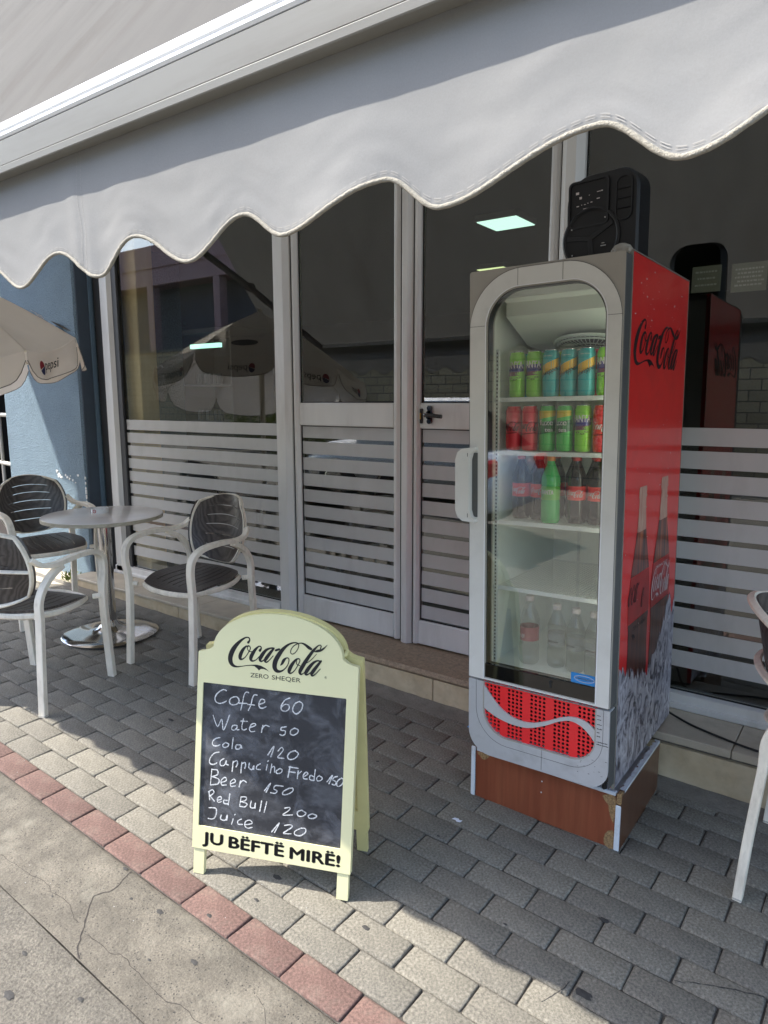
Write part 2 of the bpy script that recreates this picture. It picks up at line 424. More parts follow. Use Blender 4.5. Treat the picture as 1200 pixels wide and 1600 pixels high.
def strokes(mb, sts, mp, wdef=None, n=5, step=1.5e-6, curve=True):
    """variable width pen strokes in 2D; mp(x,y,h)->Vector"""
    h = 0.0
    for st in sts:
        if wdef is not None: st = [(p[0], p[1], wdef * random.uniform(0.75, 1.2)) for p in st]
        P = cr(st, n) if curve else st
        vs = []; fs = []
        for i, p in enumerate(P):
            a = P[max(0, i-1)]; b = P[min(len(P)-1, i+1)]; dx, dy = b[0]-a[0], b[1]-a[1]; L = math.hypot(dx, dy) or 1
            nx, ny = -dy/L, dx/L; w = abs(p[2]) / 2; h += step
            vs += [mp(p[0]+nx*w, p[1]+ny*w, h), mp(p[0]-nx*w, p[1]-ny*w, h)]
            if i: fs.append((2*i-2, 2*i-1, 2*i+1, 2*i))
        for e in (0, len(P)-1):
            o = len(vs); p = P[e]; w = abs(p[2]) / 2
            h += step * 4
            vs += [mp(p[0] + w*cos(k*pi/4), p[1] + w*sin(k*pi/4), h) for k in range(8)]
            fs.append(tuple(range(o, o+8)))
        mb.add([tuple(v) for v in vs], fs)
    return mb
_tc = {}
def text2d(body, bold=0.0, spacing=1.0):
    key = (body, bold, spacing)
    if key in _tc: return _tc[key]
    cu = bpy.data.curves.new('t', 'FONT'); cu.body = body; cu.size = 1.0; cu.offset = bold; cu.space_character = spacing
    cu.resolution_u = 3; cu.fill_mode = 'FRONT'
    ob = bpy.data.objects.new('t', cu); COL.objects.link(ob)
    dg = bpy.context.evaluated_depsgraph_get(); dg.update()
    me = bpy.data.meshes.new_from_object(ob.evaluated_get(dg))
    vs = [(v.co.x, v.co.y) for v in me.vertices]; fs = [tuple(p.vertices) for p in me.polygons]
    bpy.data.objects.remove(ob); bpy.data.curves.remove(cu); bpy.data.meshes.remove(me)
    x0 = min(v[0] for v in vs); x1 = max(v[0] for v in vs); y0 = min(v[1] for v in vs); y1 = max(v[1] for v in vs)
    _tc[key] = ([(v[0]-x0, v[1]) for v in vs], fs, x1-x0, y0, y1)
    return _tc[key]
def text(mb, body, mp, x0, y0, width=None, cap=None, bold=0.0, spacing=1.0, slant=0.0):
    """put text with left end x0, baseline y0, scaled to the width and/or cap height"""
    vs, fs, w, a, b = text2d(body, 0.0, spacing)
    ch = text2d('H', 0.0)[4]
    sy = cap / ch if cap else width / w; sx = width / w if width else sy
    k = bold * 1.6 * sy if bold else 0
    for q, (dx, dy) in enumerate(((0, 0), (k, 0), (-k, 0), (0, k*.6), (0, -k*.6)) if bold else ((0, 0),)):
        mb.add([tuple(mp(x0 + x*sx + y*sy*slant + dx, y0 + y*sy + dy, q*.00001)) for x, y in vs], fs)
    return mb
def rrect(x0, x1, y0, y1, r, n=6, rs=None):
    rs = rs or (r, r, r, r)   # bl br tr tl
    out = []
    for (cx, cy, a0, rr) in ((x0+rs[0], y0+rs[0], pi, rs[0]), (x1-rs[1], y0+rs[1], 1.5*pi, rs[1]), (x1-rs[2], y1-rs[2], 0, rs[2]), (x0+rs[3], y1-rs[3], .5*pi, rs[3])):
        if rr <= 1e-6: out.append((cx, cy)); continue
        for k in range(n+1): out.append((cx + rr*cos(a0 + .5*pi*k/n), cy + rr*sin(a0 + .5*pi*k/n)))
    return out
# traced pen strokes of the script lettering and of the chalk handwriting
LOGO = [[[0.1843,0.2591,0.0218],[0.198,0.2808,0.0145],[0.1935,0.3024,0.0118],[0.1733,0.3091,0.0109],[0.1418,0.2977,0.0146],[0.0975,0.2629,0.0238],[0.0535,0.2144,0.0349],[0.0189,0.1581,0.0424],[0.0,0.098,0.0424],[0.0045,0.0514,0.0388],[0.0288,0.0187,0.0276],[0.0706,0.0075,0.0138],[0.1252,0.0165,0.0073],[0.1794,0.0297,0.0073],[0.2337,0.0386,0.0082]],[[0.1858,0.2201,0.0109],[0.1631,0.218,0.0146],[0.1282,0.1772,0.0274],[0.1055,0.1255,0.033],[0.1067,0.0932,0.0275],[0.1288,0.0886,0.0128],[0.1607,0.1139,0.0082],[0.1925,0.1638,0.0082],[0.21,0.2037,0.0091],[0.1993,0.224,0.0091],[0.1837,0.2267,0.0082],[0.1774,0.2006,0.0073],[0.1967,0.1719,0.0073],[0.2285,0.1732,0.0073]],[[0.3101,0.1913,0.0235],[0.3236,0.2146,0.0126],[0.3166,0.2309,0.0108],[0.2942,0.2287,0.0126],[0.2577,0.1896,0.0254],[0.2255,0.133,0.0327],[0.2177,0.0982,0.0273],[0.2366,0.0806,0.0145],[0.2723,0.0952,0.0082],[0.307,0.1325,0.0072]],[[0.4451,0.2279,0.0143],[0.4158,0.2234,0.0143],[0.3719,0.1981,0.0234],[0.3318,0.1434,0.0325],[0.3153,0.1037,0.0271],[0.3313,0.0866,0.0144],[0.3663,0.113,0.0081],[0.4089,0.1704,0.0081],[0.4428,0.2176,0.0081]],[[0.4558,0.2272,0.0161],[0.4219,0.1818,0.0251],[0.3837,0.1274,0.0306],[0.3687,0.0963,0.0234],[0.3854,0.0836,0.0126],[0.4158,0.1094,0.0081],[0.4517,0.1527,0.0072]],[[0.4762,0.209,0.0179],[0.5113,0.2233,0.0178]],[[0.5299,0.0678,0.0053],[0.5461,0.0862,0.0196],[0.5625,0.1198,0.0249],[0.5855,0.1431,0.0124],[0.6084,0.1454,0.0088],[0.6164,0.121,0.008],[0.6024,0.0734,0.008],[0.5662,0.0277,0.0107],[0.5252,0.0067,0.0196],[0.4893,0.0131,0.0322],[0.4701,0.0474,0.0393],[0.4768,0.1029,0.0411],[0.5074,0.1649,0.0374],[0.5494,0.2261,0.0284],[0.6005,0.2746,0.0177],[0.6525,0.2996,0.0115],[0.6937,0.3018,0.0097],[0.7102,0.285,0.0079],[0.703,0.2467,0.007],[0.6782,0.2084,0.007],[0.6507,0.1898,0.0071],[0.6309,0.2004,0.0071],[0.6348,0.2343,0.0071],[0.6624,0.2721,0.0079],[0.7053,0.297,0.0088],[0.7401,0.3045,0.0105],[0.7755,0.2928,0.0192],[0.8114,0.2695,0.0262],[0.8354,0.2569,0.0226]],[[0.8728,0.2339,0.0069],[0.9036,0.2435,0.0208],[0.9378,0.2551,0.019],[0.9671,0.2761,0.0121],[1.0,0.3123,0.0026]],[[0.7183,0.1504,0.0088],[0.6914,0.1427,0.0141],[0.6545,0.0955,0.0265],[0.6276,0.0424,0.0318],[0.6227,0.01,0.0248],[0.6424,0.002,0.0124],[0.6765,0.0307,0.0079],[0.7095,0.086,0.0079],[0.7287,0.1322,0.0079],[0.7155,0.1535,0.0079],[0.6953,0.1331,0.007],[0.6986,0.0958,0.007],[0.7315,0.0849,0.007]],[[0.9311,0.2685,0.0086],[0.9379,0.294,0.0086],[0.9254,0.3036,0.0086],[0.8975,0.2861,0.0121],[0.8521,0.2319,0.0243],[0.7988,0.1517,0.0297],[0.7579,0.0809,0.0333],[0.7337,0.0299,0.0299],[0.7409,0.0039,0.0176],[0.7652,0.0106,0.0079],[0.7945,0.0429,0.007]],[[0.7788,0.1064,0.0052],[0.8213,0.1331,0.0061],[0.859,0.1702,0.0061],[0.8961,0.2154,0.0043]],[[0.9335,0.1485,0.0121],[0.9032,0.1496,0.0139],[0.861,0.1205,0.0226],[0.8155,0.0617,0.0314],[0.7928,0.0193,0.028],[0.8048,0.0039,0.014],[0.8388,0.0266,0.0078],[0.8842,0.0854,0.0078],[0.9253,0.1377,0.0078]],[[0.9438,0.1512,0.0156],[0.9094,0.1046,0.0243],[0.8684,0.0463,0.0296],[0.8523,0.0155,0.0244],[0.8633,0.0,0.0131],[0.8954,0.0242,0.0078],[0.9383,0.0743,0.0069]]]
LOGO_RIBBON = [[0.2289,0.0432],[0.2831,0.0487],[0.3285,0.0423],[0.3742,0.0241],[0.4223,-0.0116],[0.393,0.004],[0.3585,0.014],[0.327,0.0108],[0.3079,-0.0065],[0.2844,0.0149],[0.2566,0.0316],[0.2293,0.0331]]
CHALK = [[[0.0862,0.5646],[0.0754,0.5663],[0.0599,0.5554],[0.0512,0.5415],[0.0529,0.5287],[0.065,0.5238],[0.0788,0.5279],[0.0873,0.5337]],[[0.1117,0.549],[0.1001,0.5414],[0.0987,0.5284],[0.1107,0.5242],[0.1254,0.5314],[0.1277,0.5427],[0.1196,0.5499],[0.1098,0.5473]],[[0.1582,0.5663],[0.1503,0.5672],[0.144,0.5592],[0.1397,0.5367],[0.1348,0.5123]],[[0.1281,0.5317],[0.1535,0.5339]],[[0.1844,0.5619],[0.1759,0.5617],[0.1704,0.5512],[0.1655,0.5287],[0.159,0.514]],[[0.1568,0.5313],[0.1778,0.5319]],[[0.1917,0.5353],[0.2076,0.5426],[0.2081,0.55],[0.1977,0.5506],[0.1912,0.5371],[0.1947,0.5266],[0.2044,0.5259],[0.2139,0.5313]],[[0.2871,0.5651],[0.2722,0.5572],[0.2615,0.5397],[0.2628,0.5272],[0.2754,0.5251],[0.2854,0.5335],[0.2842,0.5442],[0.2727,0.5447],[0.2624,0.5362]],[[0.3176,0.5588],[0.3029,0.5499],[0.2968,0.533],[0.3021,0.5228],[0.3116,0.5221],[0.3242,0.5362],[0.3261,0.5526],[0.3158,0.5579]],[[0.0464,0.486],[0.0616,0.4537],[0.0747,0.4775],[0.0819,0.4458],[0.0992,0.4923]],[[0.1216,0.4647],[0.111,0.4627],[0.1075,0.4526],[0.1155,0.4492],[0.1243,0.4576],[0.1248,0.4651],[0.1245,0.4521],[0.1311,0.453]],[[0.1443,0.4877],[0.1399,0.4596],[0.1468,0.4538],[0.1545,0.4577]],[[0.136,0.4793],[0.1575,0.4808]],[[0.1649,0.4626],[0.1832,0.4722],[0.1792,0.4772],[0.1696,0.4724],[0.1643,0.4589],[0.1704,0.4516],[0.182,0.4545]],[[0.2064,0.475],[0.2026,0.4545]],[[0.2048,0.4657],[0.2141,0.476],[0.2258,0.4737]],[[0.2792,0.4796],[0.2648,0.4756],[0.2636,0.4675],[0.2758,0.4672],[0.2762,0.4582],[0.2688,0.4529],[0.2611,0.4545]],[[0.3057,0.4792],[0.2939,0.4712],[0.2932,0.4603],[0.3028,0.4579],[0.3146,0.4666],[0.3153,0.4757],[0.305,0.4784]],[[0.0708,0.4214],[0.057,0.4167],[0.0474,0.4054],[0.0498,0.3956],[0.0618,0.395],[0.0716,0.3999]],[[0.0912,0.4099],[0.0815,0.4023],[0.0838,0.3941],[0.0957,0.3967],[0.1001,0.4055],[0.0904,0.409]],[[0.1136,0.426],[0.1109,0.3932]],[[0.1388,0.4078],[0.125,0.4061],[0.1235,0.3948],[0.1353,0.3963],[0.1396,0.4072],[0.1422,0.3991]],[[0.2252,0.3898],[0.2434,0.4177],[0.235,0.3856]],[[0.2562,0.4048],[0.2664,0.417],[0.2724,0.4105],[0.2616,0.3945],[0.2562,0.3858],[0.2753,0.3862]],[[0.3103,0.4136],[0.2935,0.406],[0.2865,0.3924],[0.2944,0.3851],[0.3111,0.3921],[0.3193,0.4058],[0.3092,0.4128]],[[0.0693,0.3773],[0.0527,0.3707],[0.0405,0.3523],[0.0418,0.3394],[0.0539,0.338],[0.0637,0.3442]],[[0.0858,0.3599],[0.0749,0.3507],[0.0762,0.3384],[0.0886,0.3409],[0.0943,0.3552],[0.0934,0.3454],[0.101,0.3426]],[[0.1162,0.3562],[0.1141,0.325]],[[0.1163,0.3524],[0.1272,0.3596],[0.1305,0.3504],[0.1259,0.3401]],[[0.1438,0.3568],[0.1421,0.325]],[[0.144,0.3522],[0.154,0.3574],[0.1564,0.3482],[0.1539,0.3401]],[[0.1683,0.3575],[0.1668,0.3438],[0.1772,0.3395],[0.1828,0.3517],[0.1824,0.3402]],[[0.2028,0.3602],[0.1929,0.3531],[0.1913,0.3433],[0.2035,0.3431]],[[0.225,0.3613],[0.2216,0.3436]],[[0.2258,0.3702],[0.2273,0.3727]],[[0.2389,0.3651],[0.2352,0.3379]],[[0.2386,0.3536],[0.2472,0.3586],[0.2479,0.3415]],[[0.2653,0.3553],[0.2537,0.3461],[0.256,0.3388],[0.2679,0.3424],[0.2715,0.3512],[0.2646,0.3545]],[[0.2956,0.3652],[0.2902,0.3322]],[[0.2929,0.3629],[0.3206,0.3629]],[[0.2915,0.3494],[0.3113,0.3491]],[[0.3209,0.3554],[0.3191,0.3325]],[[0.3213,0.346],[0.3308,0.3556]],[[0.3392,0.3409],[0.3506,0.3501],[0.3445,0.3549],[0.3371,0.3444],[0.3395,0.3353],[0.3493,0.3356]],[[0.3726,0.3663],[0.3701,0.334]],[[0.3684,0.345],[0.3586,0.3474],[0.3571,0.3359],[0.3689,0.3338]],[[0.3857,0.3512],[0.3783,0.3426],[0.3805,0.3347],[0.3902,0.3368],[0.3945,0.3449],[0.385,0.3503]],[[0.4096,0.3358],[0.4249,0.3566],[0.4156,0.331]],[[0.4396,0.3557],[0.4301,0.3518],[0.4266,0.3438],[0.4364,0.3396],[0.433,0.3298],[0.4252,0.3313]],[[0.4531,0.3531],[0.442,0.3441],[0.4387,0.3306],[0.4465,0.328],[0.4568,0.3387],[0.4571,0.3499],[0.452,0.3522]],[[0.0483,0.3237],[0.0451,0.2745]],[[0.0484,0.3218],[0.0664,0.3223],[0.0669,0.3088],[0.0483,0.3003]],[[0.0504,0.3006],[0.0715,0.2958],[0.0699,0.282],[0.0451,0.2745]],[[0.0823,0.2876],[0.0965,0.2954],[0.092,0.3045],[0.08,0.2931],[0.0826,0.2799],[0.097,0.2819]],[[0.1122,0.2879],[0.1255,0.2956],[0.1211,0.3028],[0.1103,0.2935],[0.1125,0.2802],[0.126,0.2833]],[[0.1418,0.2999],[0.1384,0.282]],[[0.1401,0.2919],[0.1499,0.303],[0.1612,0.2988]],[[0.2188,0.282],[0.2372,0.3076],[0.2242,0.279]],[[0.2766,0.3037],[0.2534,0.3023],[0.2478,0.292],[0.258,0.2877],[0.2523,0.2792],[0.2383,0.2791]],[[0.2954,0.3007],[0.278,0.2887],[0.2763,0.2797],[0.2902,0.2817],[0.3057,0.2927],[0.3061,0.3022],[0.2943,0.2998]],[[0.0416,0.2545],[0.0446,0.2295]],[[0.0396,0.2522],[0.0519,0.261],[0.0576,0.2529],[0.0442,0.2404]],[[0.0463,0.2407],[0.0594,0.2278]],[[0.0697,0.2313],[0.0821,0.237],[0.0797,0.2444],[0.0695,0.2371],[0.072,0.2258],[0.0824,0.2292]],[[0.1092,0.2565],[0.1055,0.223]],[[0.1029,0.2362],[0.0905,0.2343],[0.0929,0.225],[0.1054,0.226]],[[0.1456,0.2541],[0.1418,0.2245]],[[0.1457,0.2529],[0.1621,0.2546],[0.1604,0.2447],[0.1442,0.2384]],[[0.1442,0.2384],[0.1648,0.2357],[0.1591,0.2252],[0.1418,0.2245]],[[0.1788,0.2455],[0.1762,0.2277],[0.1877,0.2267],[0.192,0.2416],[0.1909,0.2261]],[[0.2111,0.2502],[0.2063,0.2188]],[[0.2273,0.2507],[0.2205,0.2179]],[[0.2839,0.2401],[0.2997,0.2443],[0.2961,0.2343],[0.2788,0.2191],[0.3084,0.2236]],[[0.3373,0.2424],[0.3238,0.2347],[0.3263,0.2237],[0.34,0.2247],[0.3494,0.2348],[0.3362,0.2415]],[[0.3709,0.2369],[0.3575,0.2296],[0.3598,0.2224],[0.3734,0.2234],[0.3828,0.2324],[0.3702,0.2361]],[[0.0434,0.2051],[0.0665,0.2054],[0.0653,0.1818],[0.0551,0.1724],[0.0413,0.1722]],[[0.0839,0.1885],[0.0822,0.1766],[0.0969,0.175],[0.1034,0.1915],[0.1023,0.1758]],[[0.1228,0.1828],[0.118,0.1666]],[[0.1273,0.1952],[0.1284,0.1977]],[[0.1503,0.1871],[0.1382,0.1794],[0.1398,0.17],[0.1529,0.1712]],[[0.1611,0.1713],[0.1834,0.1787],[0.1769,0.1873],[0.1628,0.1813],[0.1613,0.1675],[0.1717,0.1626],[0.1838,0.1672]],[[0.2461,0.1635],[0.269,0.1939],[0.2549,0.163]],[[0.286,0.1889],[0.3037,0.1936],[0.3079,0.1867],[0.2829,0.1656],[0.3067,0.1674]],[[0.3375,0.1894],[0.3183,0.1769],[0.3187,0.1667],[0.3345,0.1662],[0.3498,0.1781],[0.3493,0.1894],[0.3368,0.1885]]]
CL = [0,0,0,0,0,0,0,0,0,1,1,1,1,1,1,1,1,1,2,2,2,2,2,2,2,3,3,3,3,3,3,3,3,3,3,3,3,3,3,3,3,3,3,3,3,3,3,3,3,3,4,4,4,4,4,4,4,4,4,4,5,5,5,5,5,5,5,5,5,5,5,5,5,5,5,6,6,6,6,6,6,6,6,6]
# ------------------------------------------------------------------ ground frame (the pavement falls to the street and to the right)
GM = Matrix(((0.99940766, 0.02441849, 0.02425026), (-0.0238366, 0.99942772, -0.02400105), (-0.02482245, 0.02340879, 0.99941777)))
GC = Vector((2.03736501, -1.0128934, 1.47517515)); CP = Vector((0, 0, 1.5))
def g2w(x, y, h=0.0): return CP + GM @ (Vector((x, y, h)) - GC)
def w2g(p): return GC + GM.transposed() @ (Vector(p) - CP)
GMAT = Matrix.Translation(CP) @ GM.to_4x4() @ Matrix.Translation(-GC)
def gz(x, y):
    n = GM @ Vector((0, 0, 1)); p = g2w(0, 0)
    return p.z - (n.x*(x-p.x) + n.y*(y-p.y)) / n.z
PL, PW = 0.2, 0.0985

b = MB()
for (x0, x1, y0, y1) in [(-60, 60, -60, 60)]:
    n = 12
    vs = [tuple(g2w(x0+(x1-x0)*i/n, y0+(y1-y0)*j/n, -0.12)) for j in range(n+1) for i in range(n+1)]
    b.add(vs, [(j*(n+1)+i, j*(n+1)+i+1, (j+1)*(n+1)+i+1, (j+1)*(n+1)+i) for j in range(n) for i in range(n)])
tag(b.build('ground', M['road']), kind='structure')

# road: worn concrete, joint with the kerb at y = -0.27
from mathutils import noise as mnoise
def nz(x, y, s, o=0): return mnoise.noise(Vector((x*s+o, y*s, o*1.7)))
def grid(b, x0, x1, y0, y1, nx, ny, hf):
    vs = [tuple(g2w(x0+(x1-x0)*i/nx, y0+(y1-y0)*j/ny, hf(x0+(x1-x0)*i/nx, y0+(y1-y0)*j/ny))) for j in range(ny+1) for i in range(nx+1)]
    b.add(vs, [(j*(nx+1)+i, j*(nx+1)+i+1, (j+1)*(nx+1)+i+1, (j+1)*(nx+1)+i) for j in range(ny) for i in range(nx)])
def road_h(x, y): return -0.022 + 0.004*nz(x, y, 3.1) + 0.002*nz(x, y, 14) - 0.0025*math.exp(-((y+0.274)/0.005)**2)
def kerb_h(x, y):
    t = -y
    h = -0.004 - 0.016*min(1, max(0, (t-0.04)/0.22)) + 0.0022*nz(x, y, 6, 3) + 0.0012*nz(x, y, 25, 5)
    h += 0.003*math.exp(-((t-0.13)/0.012)**2)*max(0, nz(x, 0, 2.0, 9))*2
    if t < 0.012: h -= (0.012-t)*0.5
    return h
b = MB(); grid(b, -3, 4, -1.2, -0.2705, 280, 60, road_h)
o = tag(b.build('road', M['road'], smooth='all'), kind='structure')
b = MB(); grid(b, -12, -3.0, -9, -0.272, 20, 20, lambda x, y: -0.022); grid(b, 4.0, 12, -9, -0.272, 20, 20, lambda x, y: -0.022); grid(b, -3, 4, -9, -1.2, 16, 16, lambda x, y: -0.022)
tag(b.build('road', M['road']), kind='structure')
b = MB(); grid(b, -3, 3, -0.270, -0.001, 260, 34, kerb_h)
kerb = tag(b.build('kerb', M['kerb'], smooth='all'), kind='structure')
b = MB(); grid(b, -12, -3, -0.270, -0.001, 20, 3, lambda x, y: -0.012); grid(b, 3, 12, -0.270, -0.001, 20, 3, lambda x, y: -0.012)
tag(b.build('kerb', M['kerb']), kind='structure')
# cracks: narrow dark gaps with a ragged width
CR = [[(0.303,-0.008),(0.314,-0.042),(0.326,-0.075),(0.307,-0.115),(0.306,-0.139),(0.353,-0.18),(0.396,-0.219),(0.431,-0.247),(0.467,-0.268)],
 [(-0.103,-0.211),(-0.03,-0.205),(0.062,-0.195),(0.13,-0.186),(0.194,-0.194),(0.248,-0.184),(0.33,-0.205),(0.357,-0.206)],
 [(0.403,-0.213),(0.469,-0.21),(0.525,-0.207),(0.549,-0.194),(0.631,-0.2),(0.704,-0.203),(0.756,-0.203),(0.801,-0.19),(0.844,-0.195),(0.875,-0.191)],
 [(0.924,-0.067),(0.968,-0.082),(0.999,-0.105)]]
b = MB()
for k, c in enumerate(CR):
    pts = []
    for (x, y) in cr(c, 9):
        a = (0.0032, 0.0012, 0.0016, 0.0009)[k]
        pts.append((x + 0.004*nz(x, y, 40, 1), y + 0.005*nz(x, y, 45, 2), a * (0.45 + 1.1*abs(nz(x, y, 60, 4)) + 0.5*random.random())))
    strokes(b, [pts], lambda x, y, h: g2w(x, y, kerb_h(x, y) + 0.0008 + h), curve=False)
b.build('crack', M['crack'], kerb)
b = MB()
pts = [(x, -0.2715 + 0.0025*nz(x, 0, 12, 2), 0.0004 + 0.0034*abs(nz(x, 0, 22, 7))) for x in [-2.5 + i*0.02 for i in range(260)]]
strokes(b, [pts], lambda x, y, h: g2w(x, y, -0.0175 + h), curve=False)
b.build('joint_gap', M['crack'], kerb)

# pavement bed and pavers
b = MB(); grid(b, -12, 12, -0.001, 1.75, 60, 12, lambda x, y: -0.0075)
pave = tag(b.build('pavement', M['joint']), kind='structure')
OFF = [-2.33865256, -3.81125438, -4.29947252, -3.81646070, -3.36948717, -2.88808877, -2.44085954, -2.05192302, -1.59707775, -1.13995048, -0.770451633, -0.324129239, 0.177505797, 0.713962857, 1.19, 1.66]
def paver_mesh(k, red=False):
    rnd = random.Random(k*13+5); L2, W2 = PL/2-0.0021, PW/2-0.0019; c = 0.0050; H = 0.03
    def ring(dx, dy, h, jit):
        pts = []
        for (sx, sy) in ((-1, -1), (1, -1), (1, 1), (-1, 1)):
            r = 0.004
            for (ax, ay) in (((0, 1), (1, 0)) if sx == sy else ((1, 0), (0, 1))):
                pts.append((sx*(L2-dx-r*ax) + rnd.uniform(-jit, jit), sy*(W2-dy-r*ay) + rnd.uniform(-jit, jit), h))
        return pts
    r0 = ring(0, 0, -H, 0.0); r1 = ring(0, 0, -c, 0.0009); r2 = ring(c*0.45, c*0.45, -c*0.28, 0.0013); r3 = ring(c*1.1, c*1.1, 0, 0.0012)
    v = r0 + r1 + r2 + r3; f = []
    for a in range(3):
        for q in range(8): f.append((a*8+q, a*8+(q+1) % 8, (a+1)*8+(q+1) % 8, (a+1)*8+q))
    f.append(tuple(24+q for q in range(8)))
    return v, f
PM = {}
for red in (False, True):
    for k in range(5):
        v, f = paver_mesh(k + 10*red)
        me = bpy.data.meshes.new('paver'); me.from_pydata(v, [], f)
        import bmesh
        bm = bmesh.new(); bm.from_mesh(me); bmesh.ops.recalc_face_normals(bm, faces=bm.faces); bm.to_mesh(me); bm.free()
        for p in me.polygons: p.use_smooth = True
        me.set_sharp_from_angle(angle=radians(50))
        me.materials.append(M['paver_red'] if red else M['paver']); PM[(red, k)] = (me, v, f)
Rc = CAMM.to_3x3().transposed()
def px(p):
    d = Rc @ (Vector(p) - CP)
    return (600 + 1083*d.x/-d.z, 800 - 1083*d.y/-d.z, -d.z) if d.z < -0.05 else (-9999, -9999, 1)
cand = []
for r in range(16):
    for k in range(-24, 34):
        x = (k + OFF[r] % 1 + 0.5) * PL; y = (r + 0.5) * PW
        if r == 15 and random.random() < 0.5: continue
        if x < -7.5 or x > 3.6: continue
        wp = g2w(x, y)
        if wp.y > 2.535: continue
        q = px(wp); inv = -60 < q[0] < 1260 and 850 < q[1] < 1680
        cand.append((0 if inv else 1, q[2], r, x, y))
cand.sort()
sb = MB(); sr = MB()
rnd = random.Random(3)
for i, (a, d, r, x, y) in enumerate(cand):
    red = r == 0
    me, v, f = PM[(red, rnd.randrange(5))]
    dz = rnd.uniform(-0.0016, 0.0012) - (0.001 if r >= 14 else 0); rx, ry, rz = (rnd.gauss(0, 0.007), rnd.gauss(0, 0.006), rnd.gauss(0, 0.004))
    mt = GMAT @ Matrix.Translation((x + rnd.uniform(-.001, .001), y + rnd.uniform(-.0008, .0008), dz)) @ Matrix.Rotation(rz, 4, 'Z') @ Matrix.Rotation(rx, 4, 'X') @ Matrix.Rotation(ry, 4, 'Y') @ Matrix.Rotation(pi if rnd.random() < .5 else 0, 4, 'Z')
    if i < 296 and a == 0:
        o = bpy.data.objects.new('paver', me); COL.objects.link(o); o.parent = pave; o.matrix_world = mt
    else:
        (sr if red else sb).add([tuple(mt @ Vector(p)) for p in v], f)
for mb_, mm in ((sb, M['paver']), (sr, M['paver_red'])):
    if mb_.v:
        o = mb_.build('pavers', mm, pave, smooth=50); o['kind'] = 'stuff'
# cement fillet between the last pavers and the step
b = MB()
n = 260
vs = []; fs = []
for i in range(n+1):
    X = -5.2 + 7.2*i/n
    for j, (yy, hh) in enumerate(((2.556, 0.013), (2.548, 0.011), (2.525, 0.0025), (2.485, -0.001), (2.462, -0.006))):
        w = (2.5 - X) / 7.0
        yj = yy + (0.012*nz(X, j, 7, 3) if 0 < j else 0) - (0.012 if j > 2 else 0)*w
        vs.append((X, yj, gz(X, yj) + hh + 0.003*nz(X, j, 22, 4) + (0.006*max(0, nz(X, 1, 9, 1)) if j < 2 else 0)))
for i in range(n):
    for j in range(4): fs.append((i*5+j, i*5+j+1, (i+1)*5+j+1, (i+1)*5+j))
b.add(vs, fs); b.build('mortar_fillet', M['cement'], pave, smooth='all')
# old chewing gum and small stains, slightly proud of the surface
GUM = [(0.51,-0.051,.011),(0.722,-0.096,.010),(0.582,-0.327,.009),(0.432,-0.429,.014),(0.399,-0.07,.006),(0.279,-0.012,.008),(0.635,0.022,.008),(0.692,0.143,.007),(0.336,-0.345,.008),(1.553,0.421,.018),(0.674,0.243,.013),(-0.397,0.635,.013),(1.006,0.256,.010),(1.509,0.682,.013),(1.248,1.684,.006),(0.518,0.929,.006),(0.95,0.70,.005),(1.3,0.5,.005),(0.2,-0.2,.004),(0.62,-0.16,.005),(0.1,0.33,.006)]
b = MB()
for k, (x, y, r) in enumerate(GUM):
    n = 14; hb = 0.0012 if y > 0 else kerb_h(x, y) + .001 if y > -.27 else road_h(x, y) + .0015
    pts = [(x + r*1.25*cos(2*pi*q/n)*(0.75+0.45*random.random()), y + r*.7*sin(2*pi*q/n)*(0.75+0.45*random.random())) for q in range(n)]
    b.add([tuple(g2w(x, y, hb + 0.0012))] + [tuple(g2w(a, c, hb)) for a, c in pts], [(0, 1+q, 1+(q+1) % n) for q in range(n)])
b.build('gum_spots', M['gum'], pave)['kind'] = 'stuff'
b = MB()
for c in ([(1.72,0.596),(1.76,0.621),(1.809,0.645),(1.849,0.662),(1.879,0.673),(1.909,0.685)], [(1.483,0.34),(1.491,0.358),(1.501,0.384),(1.509,0.405),(1.514,0.432)]):
    P = [(x+.003*nz(x, y, 60, 1), y+.003*nz(x, y, 60, 2), .0012+.0022*random.random()) for x, y in cr(c, 7)]
    strokes(b, [P], lambda x, y, h: g2w(x, y, 0.0016 + h), curve=False)
b.build('crack', M['gum'], pave)
rnd = random.Random(77); b = MB()
for k in range(300):
    x, y = rnd.uniform(-2.6, 2.0), rnd.uniform(-.9, 1.42)
    if y > 0 and rnd.random() < .55: y = round(y/PW)*PW + rnd.gauss(0, .004)
    s = rnd.uniform(.0006, .0017); hb = .0005 if y > 0 else (kerb_h(x, y) if y > -.27 else road_h(x, y)); p = g2w(x, y, hb)
    b.box(p.x-s, p.x+s*rnd.uniform(.4, 1.4), p.y-s, p.y+s*rnd.uniform(.4, 1.3), p.z, p.z+s*.8)
b.build('grit', M['grit'], pave)['kind'] = 'stuff'
# litter scraps
b = MB(); b.plate([[(0, 0), (.012, .002), (.02, -.003), (.031, .001), (.033, .012), (.024, .009), (.017, .014), (.004, .010)]], lambda x, y: g2w(.94+x, .80+y, .0035), GM @ Vector((0, 0, .0012)))
tag(b.build('paper_scrap', M['litter']), 'small torn white paper scrap lying on the grey pavers', 'litter')
b = MB(); b.box(0, .02, 0, .012, 0, .004, .001, Matrix.Translation(g2w(.655, 1.375, .002)))
tag(b.build('plastic_scrap', M['blue']), 'tiny blue plastic scrap on pavers beside the cooler base', 'litter')

